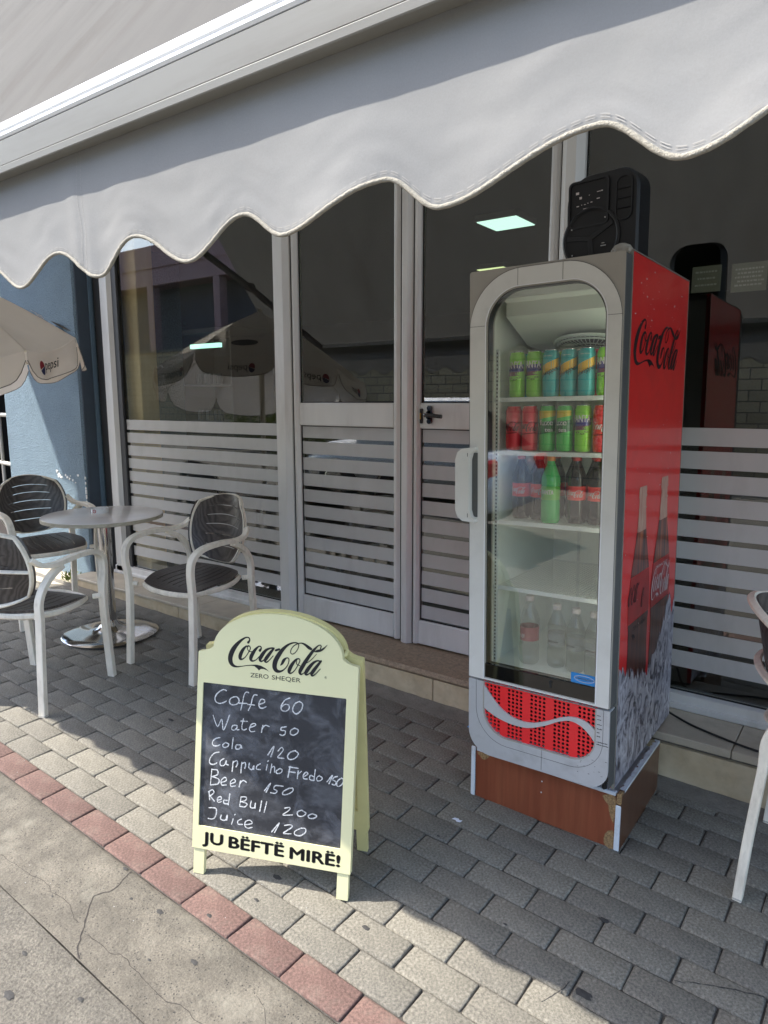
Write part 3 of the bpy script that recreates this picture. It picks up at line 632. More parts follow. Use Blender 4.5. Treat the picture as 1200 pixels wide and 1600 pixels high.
# ------------------------------------------------------------------ cafe building
bld = empty('cafe_building', (-2.5, 2.8, 0.15))
tag(bld, 'cafe front with blue rendered pillar, striped frosted glass and grey metal doors', 'building')
def bpart(b, name, m, parent=bld, **k):
    o = b.build(name, m, None, **k); o.parent = parent; o.matrix_parent_inverse = parent.matrix_world.inverted() if parent is not bld else Matrix.Translation((2.5, -2.8, -0.15)); return o
def sub(b, name, m, parent, **k):
    o = b.build(name, m, None, **k); o.parent = parent
    o.matrix_parent_inverse = parent.matrix_parent_inverse.copy() if parent.parent else parent.matrix_world.inverted()
    if parent.parent: o.matrix_parent_inverse = Matrix.Identity(4); o.location = (0, 0, 0)
    return o
STEPZ = 0.272
# pillar
b = MB(); b.box(-5.70, -4.606, 2.70, 3.6, 0.0, 6.0, .012)
pil = bpart(b, 'pillar', M['stucco']); pil['label'] = 'rough blue rendered pillar'
b = MB(); b.box(-4.604, -4.592, 2.712, 2.80, 0.05, 3.2, .002)
bpart(b, 'reveal', M['stucco_shade'])
b = MB(); b.box(-4.604, -4.585, 2.80, 2.832, 0.05, 3.2, .002)
bpart(b, 'reveal_trim', M['stucco_mid'])
# chipped render showing white plaster
b = MB(); rnd = random.Random(11)
for (x, z, r) in [(-4.985,.982,.016),(-4.955,.955,.022),(-4.93,.94,.015),(-4.87,.962,.012),(-4.845,.95,.016),(-4.82,.935,.013),(-4.805,.96,.008),(-4.775,.93,.010),(-4.70,.97,.012),(-4.74,.915,.007)]:
    n = 11; b.add([(x, 2.694, z)] + [(x + r*1.3*cos(2*pi*q/n)*rnd.uniform(.4, 1.25), 2.6985, z + r*.8*sin(2*pi*q/n)*rnd.uniform(.4, 1.3)) for q in range(n)], [(0, 1+q, 1+(q+1) % n) for q in range(n)])
for k in range(8):
    z = .70 + k*.035; b.box(-4.618, -4.603, 2.6965, 2.70 + rnd.uniform(.002, .006), z, z + rnd.uniform(.012, .034), .003)
sub(b, 'chipped_patch', M['white_plaster'], pil)['kind'] = 'stuff'
b = MB(); b.box(-4.80, -4.755, 2.655, 2.70, 1.72, 2.03, .012); b.box(-4.787, -4.768, 2.64, 2.66, 1.93, 1.98, .006)
bpart(b, 'wall_lamp', M['stucco_mid'])
# upper wall, added unseen shade slab, party wall
b = MB(); b.box(-9.0, 3.5, 2.90, 3.4, 2.86, 7.5); b.box(1.4, 3.5, 2.9, 3.4, 0, 2.86)
bpart(b, 'upper_wall', M['stucco'])
b = MB(); b.plate([[(-6.56, 2.9), (-7.33, 1.23), (-7.19, 1.22), (-7.51, 1.03), (-8.13, -.3), (-6.5, -.3), (-6.35, 1.15), (-5.0, 1.15), (-5.0, 2.9)]], lambda x, y: Vector((x, y, 4.30)), (0, 0, .16))
bpart(b, 'shade_slab', M['cement'])  # unseen slab added to cast shade; its notch lets sun onto the parasol
# the room behind the glass
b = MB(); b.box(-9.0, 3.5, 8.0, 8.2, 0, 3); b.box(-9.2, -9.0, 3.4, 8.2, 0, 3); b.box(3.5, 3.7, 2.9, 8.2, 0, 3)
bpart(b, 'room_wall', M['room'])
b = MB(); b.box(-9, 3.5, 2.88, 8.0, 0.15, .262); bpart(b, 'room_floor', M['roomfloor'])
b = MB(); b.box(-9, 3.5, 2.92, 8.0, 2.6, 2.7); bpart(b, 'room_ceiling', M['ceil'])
b = MB(); b.box(-4.48, -4.18, 2.90, 3.04, .262, 2.6, .006); bpart(b, 'wooden_post', M['pillarwood'])

# step: riser cladding, sill tiles, granite slab
st = bpart(MB().box(-4.62, 2.2, 2.575, 2.90, -0.1, .254), 'step', M['cement'])
def stp(b, name, m): return sub(b, name, m, st)
for (x0, x1) in ((-4.62, -3.44), (-3.436, -2.69), (-2.686, -1.60), (-1.596, .30), (.304, .9), (.904, 2.2)):
    stp(MB().box(x0, x1, 2.557, 2.575, -.05, .250 if x0 < -2.69 or x0 > -1.1 else .238, .002), 'cladding_slab', M['marble'])
for (x0, x1) in ((-4.625, -3.97), (-3.967, -3.31), (-3.307, -2.685)):
    stp(MB().box(x0, x1, 2.548, 2.80, .254, STEPZ, .003), 'tile', M['tile'])
for (x0, x1) in ((-1.118, -.845), (-.842, -.36), (-.357, .15), (.153, .8), (.803, 2.2)):
    stp(MB().box(x0, x1, 2.548, 2.80, .254, .284, .003), 'tile', M['tile'])
b = MB(); b.sweep([(-2.682, 2.698, .253), (-1.121, 2.698, .253)], .30, .036, (0, 0, 1), r=.45); b.box(-2.682, -1.121, 2.72, 2.88, .235, .2690)
stp(b, 'granite_slab', M['granite'])

# glazing -------------------------------------------------------------
GY = 2.842
def part_window(name, x0, x1, fr, pane, stripes, label, rails=()):
    """fr: list of boxes of the frame; pane (x0,x1,z0,z1)"""
    b = MB()
    for q in fr:
        if q[0] == 'r': _, a0, a1, y0, z0, z1 = q; b.box(a0, a1, y0, 2.868, z0, z1, .004)
        else:           # rounded post
            _, a0, a1, y0, z0, z1 = q; w = a1 - a0
            b.sweep([((a0+a1)/2, (y0+2.87)/2, z0), ((a0+a1)/2, (y0+2.87)/2, z1)], w, 2.87-y0, (0, 1, 0), r=.34)
    w = bpart(b, name, M['alu'], smooth=True); w['label'] = label
    for (a0, a1, z0, z1) in pane:
        sub(MB().box(a0-.006, a1+.006, GY, GY+.0005, z0-.006, z1+.006), 'glass_pane', M['glass'], w)
        g = MB()
        for (p0, p1, p2, p3) in ((a0-.001, a0+.005, z0, z1), (a1-.005, a1+.001, z0, z1), (a0, a1, z0-.001, z0+.005), (a0, a1, z1-.005, z1+.001)):
            g.box(p0, p1, GY-.006, GY-.001, p2, p3)
        sub(g, 'gasket', M['rubber'], w)
    for (a0, a1, zt, n) in stripes:
        for k in range(n):
            zz = zt - .0885*k
            sub(MB().box(a0+.001, a1-.001, GY-.0018, GY-.0012, zz-.068, zz), 'stripe', M['film'], w)
    return w
part_window('window', -4.58, -2.69, [('p', -4.472, -4.345, 2.80, STEPZ, 2.75), ('p', -2.815, -2.693, 2.79, STEPZ, 2.75),
            ('r', -4.47, -2.81, 2.80, STEPZ, .33), ('r', -4.47, -2.81, 2.785, STEPZ, .295), ('r', -4.585, -2.69, 2.80, 2.75, 2.85)],
            [(-4.290, -2.815, .33, 2.75)], [(-4.290, -2.815, 1.370, 11)], 'wide window left of the doors')
dl = part_window('door', -2.687, -1.968, [('p', -2.687, -2.643, 2.812, .280, 2.75), ('r', -2.643, -2.009, 2.82, .280, .405), ('r', -2.643, -2.009, 2.82, 1.365, 1.487),
            ('p', -2.009, -1.970, 2.812, .280, 2.75)], [(-2.643, -2.009, .405, 1.365), (-2.643, -2.009, 1.487, 2.75)], [(-2.643, -2.009, 1.365, 11)], 'left leaf of the double door')
dr = part_window('door', -1.888, -1.184, [('p', -1.890, -1.853, 2.812, .280, 2.75), ('r', -1.853, -1.225, 2.82, .280, .402), ('r', -1.853, -1.225, 2.82, 1.365, 1.487),
            ('p', -1.225, -1.184, 2.812, .280, 2.75)], [(-1.853, -1.225, .402, 1.365), (-1.853, -1.225, 1.487, 2.75)], [(-1.853, -1.225, 1.365, 11)], 'right leaf of the double door with the black handle')
b = MB(); b.sweep([(-1.93, 2.836, .272), (-1.93, 2.836, 2.75)], .066, .064, (0, 1, 0), r=.3)
sub(b, 'meeting_stile', M['alu'], dl, smooth=True)
b = MB()
for x in (-2.690, -1.9665, -1.8925, -1.1785): b.box(x-.0022, x+.0022, 2.825, 2.87, .272, 2.75)
bpart(b, 'door_gap', M['rubber'])
b = MB(); b.box(-4.583, -4.470, 2.835, 2.868, STEPZ-.002, 2.75, .003); b.box(-4.3465, -4.290, 2.822, 2.868, STEPZ, 2.75, .003); bpart(b, 'dark_jamb', M['dark_frame'])
part_window('window', -1.18, 1.4, [('p', -1.176, -1.082, 2.79, STEPZ+.012, 2.75), ('r', -1.085, 1.4, 2.80, .284, .345), ('r', -1.085, 1.4, 2.785, .284, .31), ('r', -1.176, 1.4, 2.80, 2.75, 2.85)],
            [(-1.085, 1.4, .345, 2.75)], [(-1.085, 1.4, 1.396, 11)], 'wide window right of the doors, behind the cooler')
b = MB(); b.box(-2.69, -1.17, 2.80, 2.88, 2.75, 2.85); bpart(b, 'door_head', M['alu'])
# lever handle and lock of the right leaf
b = MB(); b.lathe([(0, 0), (.021, 0), (.021, .008), (.017, .012), (0, .012)], 16, (-1.792, 2.806, 1.43), 'Y', cap=False)
b.lathe([(.012, -.004), (.012, .012)], 10, (-1.792, 2.808, 1.463), 'Y'); b.lathe([(.012, -.004), (.012, .012)], 10, (-1.792, 2.808, 1.40), 'Y'); b.box(-1.806, -1.778, 2.806, 2.82, 1.39, 1.472, .006)
b.tube(cr([(-1.792, 2.81, 1.43), (-1.792, 2.775, 1.43), (-1.782, 2.762, 1.431), (-1.74, 2.76, 1.429), (-1.695, 2.762, 1.425)], 4), [.009]*10 + [.0095]*7, 10)
sub(b, 'handle', M['gloss_black'], dr, smooth=True)
b = MB(); b.box(-1.848, -1.834, 2.81, 2.82, 1.39, 1.46, .002); sub(b, 'lock_plate', M['rubber'], dr)
b = MB(); b.box(-1.845, -1.838, 2.805, 2.812, 1.41, 1.44, .002); sub(b, 'latch', M['brass'], dr)
# notices taped inside the right window
for (x0, x1, z0, z1, lines) in ((-.665, -.565, 1.895, 1.988, 3), (-.53, -.415, 1.885, 1.985, 5)):
    p = MB(); p.box(x0, x1, 2.856, 2.857, z0, z1)
    pp = tag(p.build('notice', M['paper']), 'faded paper notice taped inside the window, ' + ('nearer the red cooler' if lines == 3 else 'near the right edge of the photo'), 'notice')
    t = MB()
    for k in range(lines):
        zz = z1 - .018 - k*(.07/lines)
        x = x0 + .012 + (k % 2)*.008
        while x < x1 - .018:
            L = random.uniform(.004, .012); t.box(x, x+L, 2.8548, 2.8552, zz-.006, zz); x += L + .003
    sub(t, 'print', M['film'], pp)

# things inside the room, dimly seen
def clight(x, y, s, m, lab):
    e = empty('ceiling_light', (x, y, 2.6)); tag(e, lab, 'light', 'square ceiling lights')
    f = MB(); f.box(-s/2-.012, s/2+.012, -s/2-.012, s/2+.012, -.035, 0, .003); f.build('frame', M['darkwall'], e)
    d = MB(); d.box(-s/2, s/2, -s/2, s/2, -.040, -.036); d.build('diffuser', m, e)
clight(-2.03, 4.03, .26, M['led'], 'square white ceiling light, the larger nearer one above the right door leaf')
clight(-2.79, 5.39, .24, M['led2'], 'small yellowish square ceiling light seen just above the cooler top')
def small(b, name, m, lab, cat, **k): return tag(b.build(name, m, **k), lab, cat)
# drinks fridge with a lit tube at the back of the room
e = empty('display_cabinet', (-6.1, 5.3, .262)); tag(e, 'dark display cabinet with a glowing green tube inside the cafe', 'cabinet')
b = MB(); b.box(-.45, .45, .25, .3, 0, 1.95); b.box(-.47, -.45, -.3, .3, 0, 1.95); b.box(.45, .47, -.3, .3, 0, 1.95); b.box(-.47, .47, -.3, .3, 1.95, 2.0); b.box(-.47, .47, -.3, .3, 0, .1); b.build('cabinet', M['black'], e)
for z in (.6, 1.0, 1.4): MB().box(-.45, .45, -.25, .25, z, z+.015).build('shelf', M['dark_frame'], e)
MB().box(-.26, .22, -.24, -.2, 1.80, 1.845).build('tube_lamp', M['tube'], e)
for z in (1.015, 1.415):
    for k in range(6):
        b = MB(); b.lathe([(.028, 0), (.03, .01), (.03, .10), (.02, .12)], 8, (-.3 + k*.07, -.1, z)); b.build('bottle', M['cable'] if k % 2 else M['dark_frame'], e)
for k, (x, y) in enumerate(((-3.4, 5.2), (-1.2, 4.6), (.2, 5.5))):
    t = empty('cafe_table', (x, y, .262)); tag(t, ('dark square table behind the left door leaf', 'dark square table behind the right door leaf', 'dark square table behind the right window')[k], 'table', 'tables inside the cafe')
    MB().box(-.35, .35, -.35, .35, .70, .74, .01).build('tabletop', M['black'], t)
    MB().lathe([(.03, .02), (.03, .70)], 10).build('leg', M['black'], t); MB().lathe([(.22, 0), (.22, .02)], 16).build('base', M['black'], t)
# ------------------------------------------------------------------ awning
AX0, AX1, AY = -4.93, 2.6, 0.72
aw = empty('awning', (-1.5, 2.85, 4.6)); tag(aw, 'large beige fabric awning with a scalloped front valance over the cafe front', 'awning')
def child(b, name, m, parent, **k):
    o = b.build(name, m, None, **k); o.parent = parent
    o.matrix_parent_inverse = Matrix.Translation(-Vector(parent.location)) if parent.type == 'EMPTY' else Matrix.Identity(4)
    return o
# canvas (top surface, sagging a little, with creases from the bar)
b = MB(); nx, ny = 220, 60; SL = 1.40
def canvas(X, t):
    y = .715 + 2.10*t; z = 2.004 + SL*2.10*t
    sag = -.055*math.sin(pi*t)
    k = 0.006*nz(X*1.0 - t*.9, t*1.2, 2.6, 2) + .006*max(0, nz(X*1.0 - t*2.3, t*.5, 7.0, 5))**1.5*(1-.5*t)
    return (X, y + (sag+k)*-.6, z + (sag+k)*.6)
vs = [canvas(AX0+(AX1-AX0)*i/nx, j/ny) for j in range(ny+1) for i in range(nx+1)]
b.add(vs, [(j*(nx+1)+i, j*(nx+1)+i+1, (j+1)*(nx+1)+i+1, (j+1)*(nx+1)+i) for j in range(ny) for i in range(nx)])
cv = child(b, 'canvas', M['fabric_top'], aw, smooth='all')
# front bar: cream fascia with a white rounded rail on top
b = MB()
prof = [(.722, 1.9245), (.6955, 1.9215), (.6940, 1.9230), (.6925, 1.9325), (.6930, 1.9335), (.6922, 1.9342), (.6870, 1.972), (.6925, 1.976)]
def extrude(b, prof, x0, x1, nseg=1):
    n = len(prof); vs = []
    for i in range(nseg+1):
        vs += [(x0+(x1-x0)*i/nseg, p[0], p[1]) for p in prof]
    fs = [(i*n+q, i*n+(q+1) % n, (i+1)*n+(q+1) % n, (i+1)*n+q) for i in range(nseg) for q in range(n)]
    fs += [tuple(range(n-1, -1, -1)), tuple(nseg*n+q for q in range(n))]
    b.add(vs, fs)
extrude(b, prof + [(.722, 1.976)], AX0-.02, AX1)
bar = child(b, 'front_bar', M['cream_alu'], aw)
b = MB()
prof = [(.722, 1.9765), (.690, 1.9765), (.6865, 1.980), (.6865, 1.984), (.689, 1.9865), (.686, 1.989), (.6855, 1.996), (.689, 2.003), (.696, 2.0075), (.706, 2.008), (.722, 2.004)]
extrude(b, prof, AX0-.02, AX1)
child(b, 'bar_rail', M['white_alu'], aw, smooth=True)
# valance
KX = [(-1.492,1.748),(-1.406,1.719),(-1.274,1.768),(-1.151,1.715),(-1.042,1.767),(-.906,1.713),(-.782,1.763),(-.701,1.724),(-.527,1.764),(-.449,1.721),(-.265,1.769),(-.178,1.721)]
KX = [(x, z) for x, z in KX[1:]]
x = -1.406; lo = True; left = []
while x > AX0 + .1:
    x -= .1235; lo = not lo; left.append((x, 1.719 if lo else 1.768))
right = []; x = -.178; lo = True
while x < AX1 - .1:
    x += .1235; lo = not lo; right.append((x, 1.719 if lo else 1.768))
KX = left[::-1] + KX + right
def edge_z(X):
    for i in range(len(KX)-1):
        if KX[i][0] <= X <= KX[i+1][0]:
            t = (X-KX[i][0])/(KX[i+1][0]-KX[i][0]); t = .5 - .5*cos(pi*t)
            return KX[i][1] + (KX[i+1][1]-KX[i][1])*t
    return 1.745
def val_y(X, s):      # s: 0 at the bar, 1 at the hem
    w = .008*nz(X, 0, 3.0, 6)*s**2.2 + .003*math.sin(X*25.4+1.2)*s**3 + .0016*nz(X, s*.6, 14, 8)*s + .0011*nz(X, s*1.5, 34, 3)*s*s
    w += -.009*math.exp(-((X+.62)/.13)**2)*s**2.5*.8 - .012*s**3*math.exp(-((X+.16)/.10)**2)
    f = math.exp(-((X+1.19)/.012)**2); w += .004*f*s - .006*math.exp(-((X+1.215-.03*s)/.035)**2)*s + .006*math.exp(-((X+1.145)/.05)**2)*s*s
    return AY + .004 + w
b = MB(); nx, ny = 620, 26
vs = []
for i in range(nx+1):
    X = AX0 + .02 + (AX1-AX0-.04)*i/nx; ze = edge_z(X)
    for j in range(ny+1):
        s = j/ny; vs.append((X, val_y(X, s), 1.945 + (ze-1.945)*s))
b.add(vs, [(i*(ny+1)+j, i*(ny+1)+j+1, (i+1)*(ny+1)+j+1, (i+1)*(ny+1)+j) for i in range(nx) for j in range(ny)])
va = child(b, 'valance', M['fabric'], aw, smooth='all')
hem = []
for i in range(1500):
    X = AX0 + .02 + (AX1-AX0-.04)*i/1499
    r = .0031*(1+.06*math.sin(X*900))
    hem.append((Vector((X, val_y(X, 1)-.0005, edge_z(X))), r))
b = MB(); b.tube([h[0] for h in hem], [h[1] for h in hem], 8)
child(b, 'piping', M['piping'], va, smooth='all')
b = MB()
for off, w in ((.0092, .0009), (.0064, .0007)):
    for i in range(0, 1499, 1):
        if i % 3 == 2: continue
        p, q = hem[i][0], hem[i+1][0]; X0, X1 = p.x, q.x
        a = [(X0, val_y(X0, .96)-.0012, p.z+off), (X1, val_y(X1, .96)-.0012, q.z+off), (X1, val_y(X1, .96)-.0012, q.z+off+w), (X0, val_y(X0, .96)-.0012, p.z+off+w)]
        b.add(a, [(0, 1, 2, 3)])
for xs in (-1.196, -1.184):
    n = 30
    for k in range(n):
        s0, s1 = k/n, (k+.7)/n; X = xs + .003*math.sin(k*.4) + (.004 if k > 15 else 0)*(k-15)/15; ze = edge_z(X)
        b.add([(X-.0004, val_y(X, s0)-.001, 1.94+(ze-1.94)*s0), (X+.0004, val_y(X, s0)-.001, 1.94+(ze-1.94)*s0), (X+.0004, val_y(X, s1)-.001, 1.94+(ze-1.94)*s1), (X-.0004, val_y(X, s1)-.001, 1.94+(ze-1.94)*s1)], [(0, 1, 2, 3)])
child(b, 'stitching', M['thread'], va)['kind'] = 'stuff'
for X in (-4.35, -.2, 2.2):
    b = MB(); b.sweep([(X, .74, 1.985), (X-.05, 1.55, 2.42), (X-.02, 2.84, 2.95)], .035, .06, (1, 0, 0)); b.lathe([(.035, -.03), (.035, .03)], 12, (X-.05, 1.55, 2.42), 'X')
    child(b, 'folding_arm', M['darkwall'], aw)

# ------------------------------------------------------------------ parasol at the left
um = empty('parasol', (-4.33, 1.50, gz(-4.33, 1.5))); tag(um, 'beige canvas parasol with printed valance panels, leaning beside the blue pillar', 'parasol')
KR = [(-3.34, 1.70, 1.735), (-3.565, 2.085, 1.83), (-4.08, 2.40, 1.84), (-4.62, 2.36, 1.74), (-5.0, 1.95, 1.61), (-5.02, 1.42, 1.53), (-4.65, .93, 1.52), (-4.05, .84, 1.56), (-3.50, 1.17, 1.63)]
KR = [Vector(k) for k in KR]; AP = Vector((-4.22, 1.62, 2.21))
nk = len(KR)
b = MB()
for k in range(nk):
    A, Bq = KR[k], KR[(k+1) % nk]; n = 10
    vs = []
    for i in range(n+1):
        t = i/n
        for j in range(n+1):
            s = j/n; e = A.lerp(Bq, s); p = AP.lerp(e, t)
            p.z -= .05*math.sin(pi*s)*t*.7; p.z += .05*math.sin(pi*t)*.6; vs.append(tuple(p))
    b.add(vs, [(i*(n+1)+j, i*(n+1)+j+1, (i+1)*(n+1)+j+1, (i+1)*(n+1)+j) for i in range(n) for j in range(n)])
can = child(b, 'canopy', M['umb'], um, smooth='all')
cen = Vector((-4.25, 1.62, 1.7))
def valp(k, s, h):   # valance of panel k: s along, h 0..1 down
    A, Bq = KR[k], KR[(k+1) % nk]; e = A.lerp(Bq, s); e = e + Vector((0, 0, -.05*math.sin(pi*s)*.7))
    out = (e-cen); out.z = 0; out.normalize()
    d = Vector((0, 0, -1)) + out*(.22 if k != 0 else .05)
    wv = .012*math.sin(s*9+k)*h + (.016*math.sin(s*pi*3.0)*h if k == 0 else 0)
    return e + d.normalized()*(.135*h) + out*(wv + .002)
for k in range(nk):
    b = MB(); n, m = 20, 6; vs = []
    for i in range(n+1):
        s = .012 + .976*i/n; rr = .16
        lim = 1 - (max(0, rr-s)/rr)**2.2*.75 - (max(0, s-(1-rr))/rr)**2.2*.75
        lim *= (.93 + .07*math.cos((s-.5)*3))
        for j in range(m+1): vs.append(tuple(valp(k, s, lim*j/m)))
    b.add(vs, [(i*(m+1)+j, i*(m+1)+j+1, (i+1)*(m+1)+j+1, (i+1)*(m+1)+j) for i in range(n) for j in range(m)])
    v = child(b, 'valance_panel', M['umb'], um, smooth='all')
    h = MB(); h.tube([vs[i*(m+1)+m] for i in range(n+1)], .0022, 5); h.build('hem', M['umb_edge'], v)
    # printed name and globe on each panel (readable from outside)
    if k in (0, 1, 2, 8, 7):
        Lp = (KR[(k+1) % nk]-KR[k]).length
        def mp(x, y, hh=0, k=k, Lp=Lp):
            s = x/Lp; e = valp(k, s, 0); q = valp(k, s, 1); p = e.lerp(q, (.135-y)/.135); out = p-cen; out.z = 0
            return p + out.normalized()*(.0025+hh)
        x0 = .08 if k == 0 else Lp/2-.14
        t = MB(); text(t, 'pepsi', mp, x0+.062, .048, width=.135, cap=.048, bold=.004); o = t.build('lettering', M['ink'], v)
        for nm, a0, a1, mm in (('emblem_red', 15, 195, (0.35, .02, .03)), ('emblem_blue', 205, 375, (0.02, .03, .12))):
            if nm not in M: M[nm] = mat(nm, mm, .6)
            t = MB(); pts = [(x0+.028+.024*cos(radians(a0+(a1-a0)*q/14)), .058+.034*sin(radians(a0+(a1-a0)*q/14))) for q in range(15)]
            t.plate([pts], lambda x, y: mp(x, y), (0, 0, .0002)); t.build(nm, M[nm], v)
        if k in (1, 8):   # larger emblem and a second name on the canopy above
            A, Bq = KR[k], KR[(k+1) % nk]
            nrm = (Bq-A).cross(AP-A).normalized()
            if nrm.z < 0: nrm = -nrm
            ex = (Bq-A).normalized(); ey = nrm.cross(ex)
            if ey.dot(AP-A) < 0: ey = -ey
            def mc(x, y, hh=0): return A + ex*x + ey*y + nrm*(.035+hh)
            t = MB(); text(t, 'Bavaria', mc, .15, .20, width=.24, bold=.01); t.build('lettering', M['white_print'], can)
            t = MB(); t.plate([[(.26+.10*cos(q*pi/10), .10+.055*sin(q*pi/10)) for q in range(20)]], lambda x, y: mc(x, y), nrm*.0003); t.build('emblem', M['ink'], can)
b = MB(); b.tube([(-4.36, 1.48, gz(-4.36, 1.48)+.05), (-4.30, 1.54, 1.2), (-4.22, 1.62, 2.23)], .021, 12)
child(b, 'pole', M['chair_alu'], um, smooth=True)
for k in range(nk):
    b = MB(); b.tube([tuple(AP+Vector((0, 0, -.03))), tuple(AP.lerp(KR[k], .5)+Vector((0, 0, .02))), tuple(KR[k]+Vector((0, 0, -.006)))], .006, 6); child(b, 'rib', M['chair_alu'], um)
b = MB(); gzb = gz(-4.36, 1.48); b.lathe([(.24, 0), (.25, .02), (.22, .06), (.05, .09), (.04, .16), (.03, .16)], 24, (-4.36, 1.48, gzb)); child(b, 'base', M['cement'], um, smooth=True)

# ------------------------------------------------------------------ chalk board (A-frame)
BO = Vector((-1.588, 1.194, .091)); BA = Vector((.9232, .3841, -.013)).normalized()
th = radians(7.5); BUP = BA.cross(Vector((0, 0, 1)).cross(BA)); BUP = Vector((.012, .005, 1)); BUP = (BUP - BA*BUP.dot(BA)).normalized()
BB = BUP.cross(BA).normalized(); BB = BB if BB.y > 0 else -BB
BU = (BUP*cos(th) + BB*sin(th)).normalized(); BN = BU.cross(BA).normalized(); BN = BN if BN.y < 0 else -BN
ab = empty('chalkboard_sign', tuple(BO + BA*.25 + BB*.1)); tag(ab, 'pale yellow A-frame board with handwritten chalk price list standing on the pavers', 'menu board')
def bmap(x, y, h=0): return BO + BA*x + BU*y + BN*h
def outline(x0=-.006, x1=.490):
    cx = (x0+x1)/2; pts = [(x0, .079), (x1, .079), (x1, .672)]
    # shoulder: small step then the arch
    rs = [(x1-.002, .676), (x1-.020, .679), (x1-.034, .684), (x1-.048, .694)]
    R = (x1-x0)/2 - .048; a = []
    for k in range(0, 25):
        t = pi*k/24; a.append((cx + R*cos(t), .694 + .112*math.sin(t)))
    ls = [(x0+x1-p[0], p[1]) for p in rs[::-1][1:]]
    return pts + rs + a[1:-1] + [(x0+x1-rs[3][0], rs[3][1])] + ls + [(x0, .672)]
OUT = outline()
WIN = rrect(.012, .458, .148, .583, .002, 1)
b = MB(); b.plate([OUT, WIN], lambda x, y: bmap(x, y, .010), -BN*.020)
fp = child(b, 'front_panel', M['cream'], ab)
b = MB(); b.plate([[(.012, .148), (.458, .148), (.458, .583), (.012, .583)]], lambda x, y: bmap(x, y, .006), -BN*.012)
sl = child(b, 'slate', M['slate'], ab)
M['chalk'] = mat('chalk', (.74, .74, .72), .95)
cm = M['chalk'].node_tree; bs = cm.nodes['Principled BSDF']
t = cm.nodes.new('ShaderNodeTexNoise'); t.inputs['Scale'].default_value = 420; t.inputs['Detail'].default_value = 3
tc = cm.nodes.new('ShaderNodeTexCoord'); cm.links.new(tc.outputs['Object'], t.inputs['Vector'])
r = cm.nodes.new('ShaderNodeMapRange'); r.inputs[1].default_value = .36; r.inputs[2].default_value = .56; r.inputs[3].default_value = .35
cm.links.new(t.outputs['Fac'], r.inputs[0]); cm.links.new(r.outputs[0], bs.inputs['Alpha'])

base_v = [.545, .468, .402, .338, .285, .232, .180]
lines = [[] for _ in base_v]
for i, st in enumerate(CHALK):
    lines[CL[i]].append(st)
for ln in lines:
    b = MB(); strokes(b, ln, lambda x, y, h: bmap(x, y, .0063 + h), wdef=.0033, n=6); child(b, 'chalk_line', M['chalk'], sl)['kind'] = 'stuff'
M['smudge'] = mat('chalk_smudge', (.42, .43, .46), .95)
cm = M['smudge'].node_tree; bs = cm.nodes['Principled BSDF']
t = cm.nodes.new('ShaderNodeTexNoise'); t.inputs['Scale'].default_value = 14; t.inputs['Detail'].default_value = 9; t.inputs['Roughness'].default_value = .7; t.inputs['Distortion'].default_value = .6
tc = cm.nodes.new('ShaderNodeTexCoord'); cm.links.new(tc.outputs['Object'], t.inputs['Vector'])
r = cm.nodes.new('ShaderNodeMapRange'); r.inputs[1].default_value = .47; r.inputs[2].default_value = .80; r.inputs[3].default_value = .0; r.inputs[4].default_value = .40
cm.links.new(t.outputs['Fac'], r.inputs[0]); cm.links.new(r.outputs[0], bs.inputs['Alpha'])
b = MB(); b.add([tuple(bmap(x, y, .00612)) for x, y in ((.013, .149), (.457, .149), (.457, .582), (.013, .582))], [(0, 1, 2, 3)])
child(b, 'chalk_smudge', M['smudge'], sl)
def logo_mesh(b, mp, x0, y0, wid, sy=1.0, fat=1.0, h0=.0):
    strokes(b, [[(x0+p[0]*wid, y0+p[1]*wid*sy, p[2]*wid*fat) for p in st] for st in LOGO], lambda x, y, h: mp(x, y, h0+h), n=5)
    b.plate([[(x0+p[0]*wid, y0+p[1]*wid*sy) for p in LOGO_RIBBON]], lambda x, y: mp(x, y, h0), (0, 0, .00001))
b = MB(); logo_mesh(b, bmap, .0975, .6383, .2981, fat=1.17, h0=.0103); child(b, 'printed_logo', M['ink'], fp)
b = MB(); m3 = lambda x, y, h=0: bmap(x, y, .0103)
text(b, 'ZERO', m3, .163, .6145, width=.057, cap=.0125, bold=.004); text(b, 'SHEQER', m3, .2305, .6145, width=.0885, cap=.0125, bold=.004)
text(b, '\u00ae', m3, .3905, .634, width=.0068)
text(b, 'JU', m3, .029, .0985, width=.064, cap=.0325, bold=.034, spacing=1.02); text(b, 'B\u00cbFT\u00cb', m3, .1145, .0975, width=.172, cap=.0325, bold=.034, spacing=1.02)
text(b, 'MIR\u00cb!', m3, .3075, .0965, width=.150, cap=.0325, bold=.034, spacing=1.02)
child(b, 'printed_slogan', M['ink'], fp)['kind'] = 'stuff'
for x0 in (-.001, .451):
    b = MB()
    P = lambda x, y, z: bmap(x, y, z)
    b.plate([[(x0, .0), (x0+.034, .0), (x0+.034, .082), (x0, .082)]], lambda x, y: bmap(x, y, .007), -BN*.016); child(b, 'leg', M['cream'], ab)
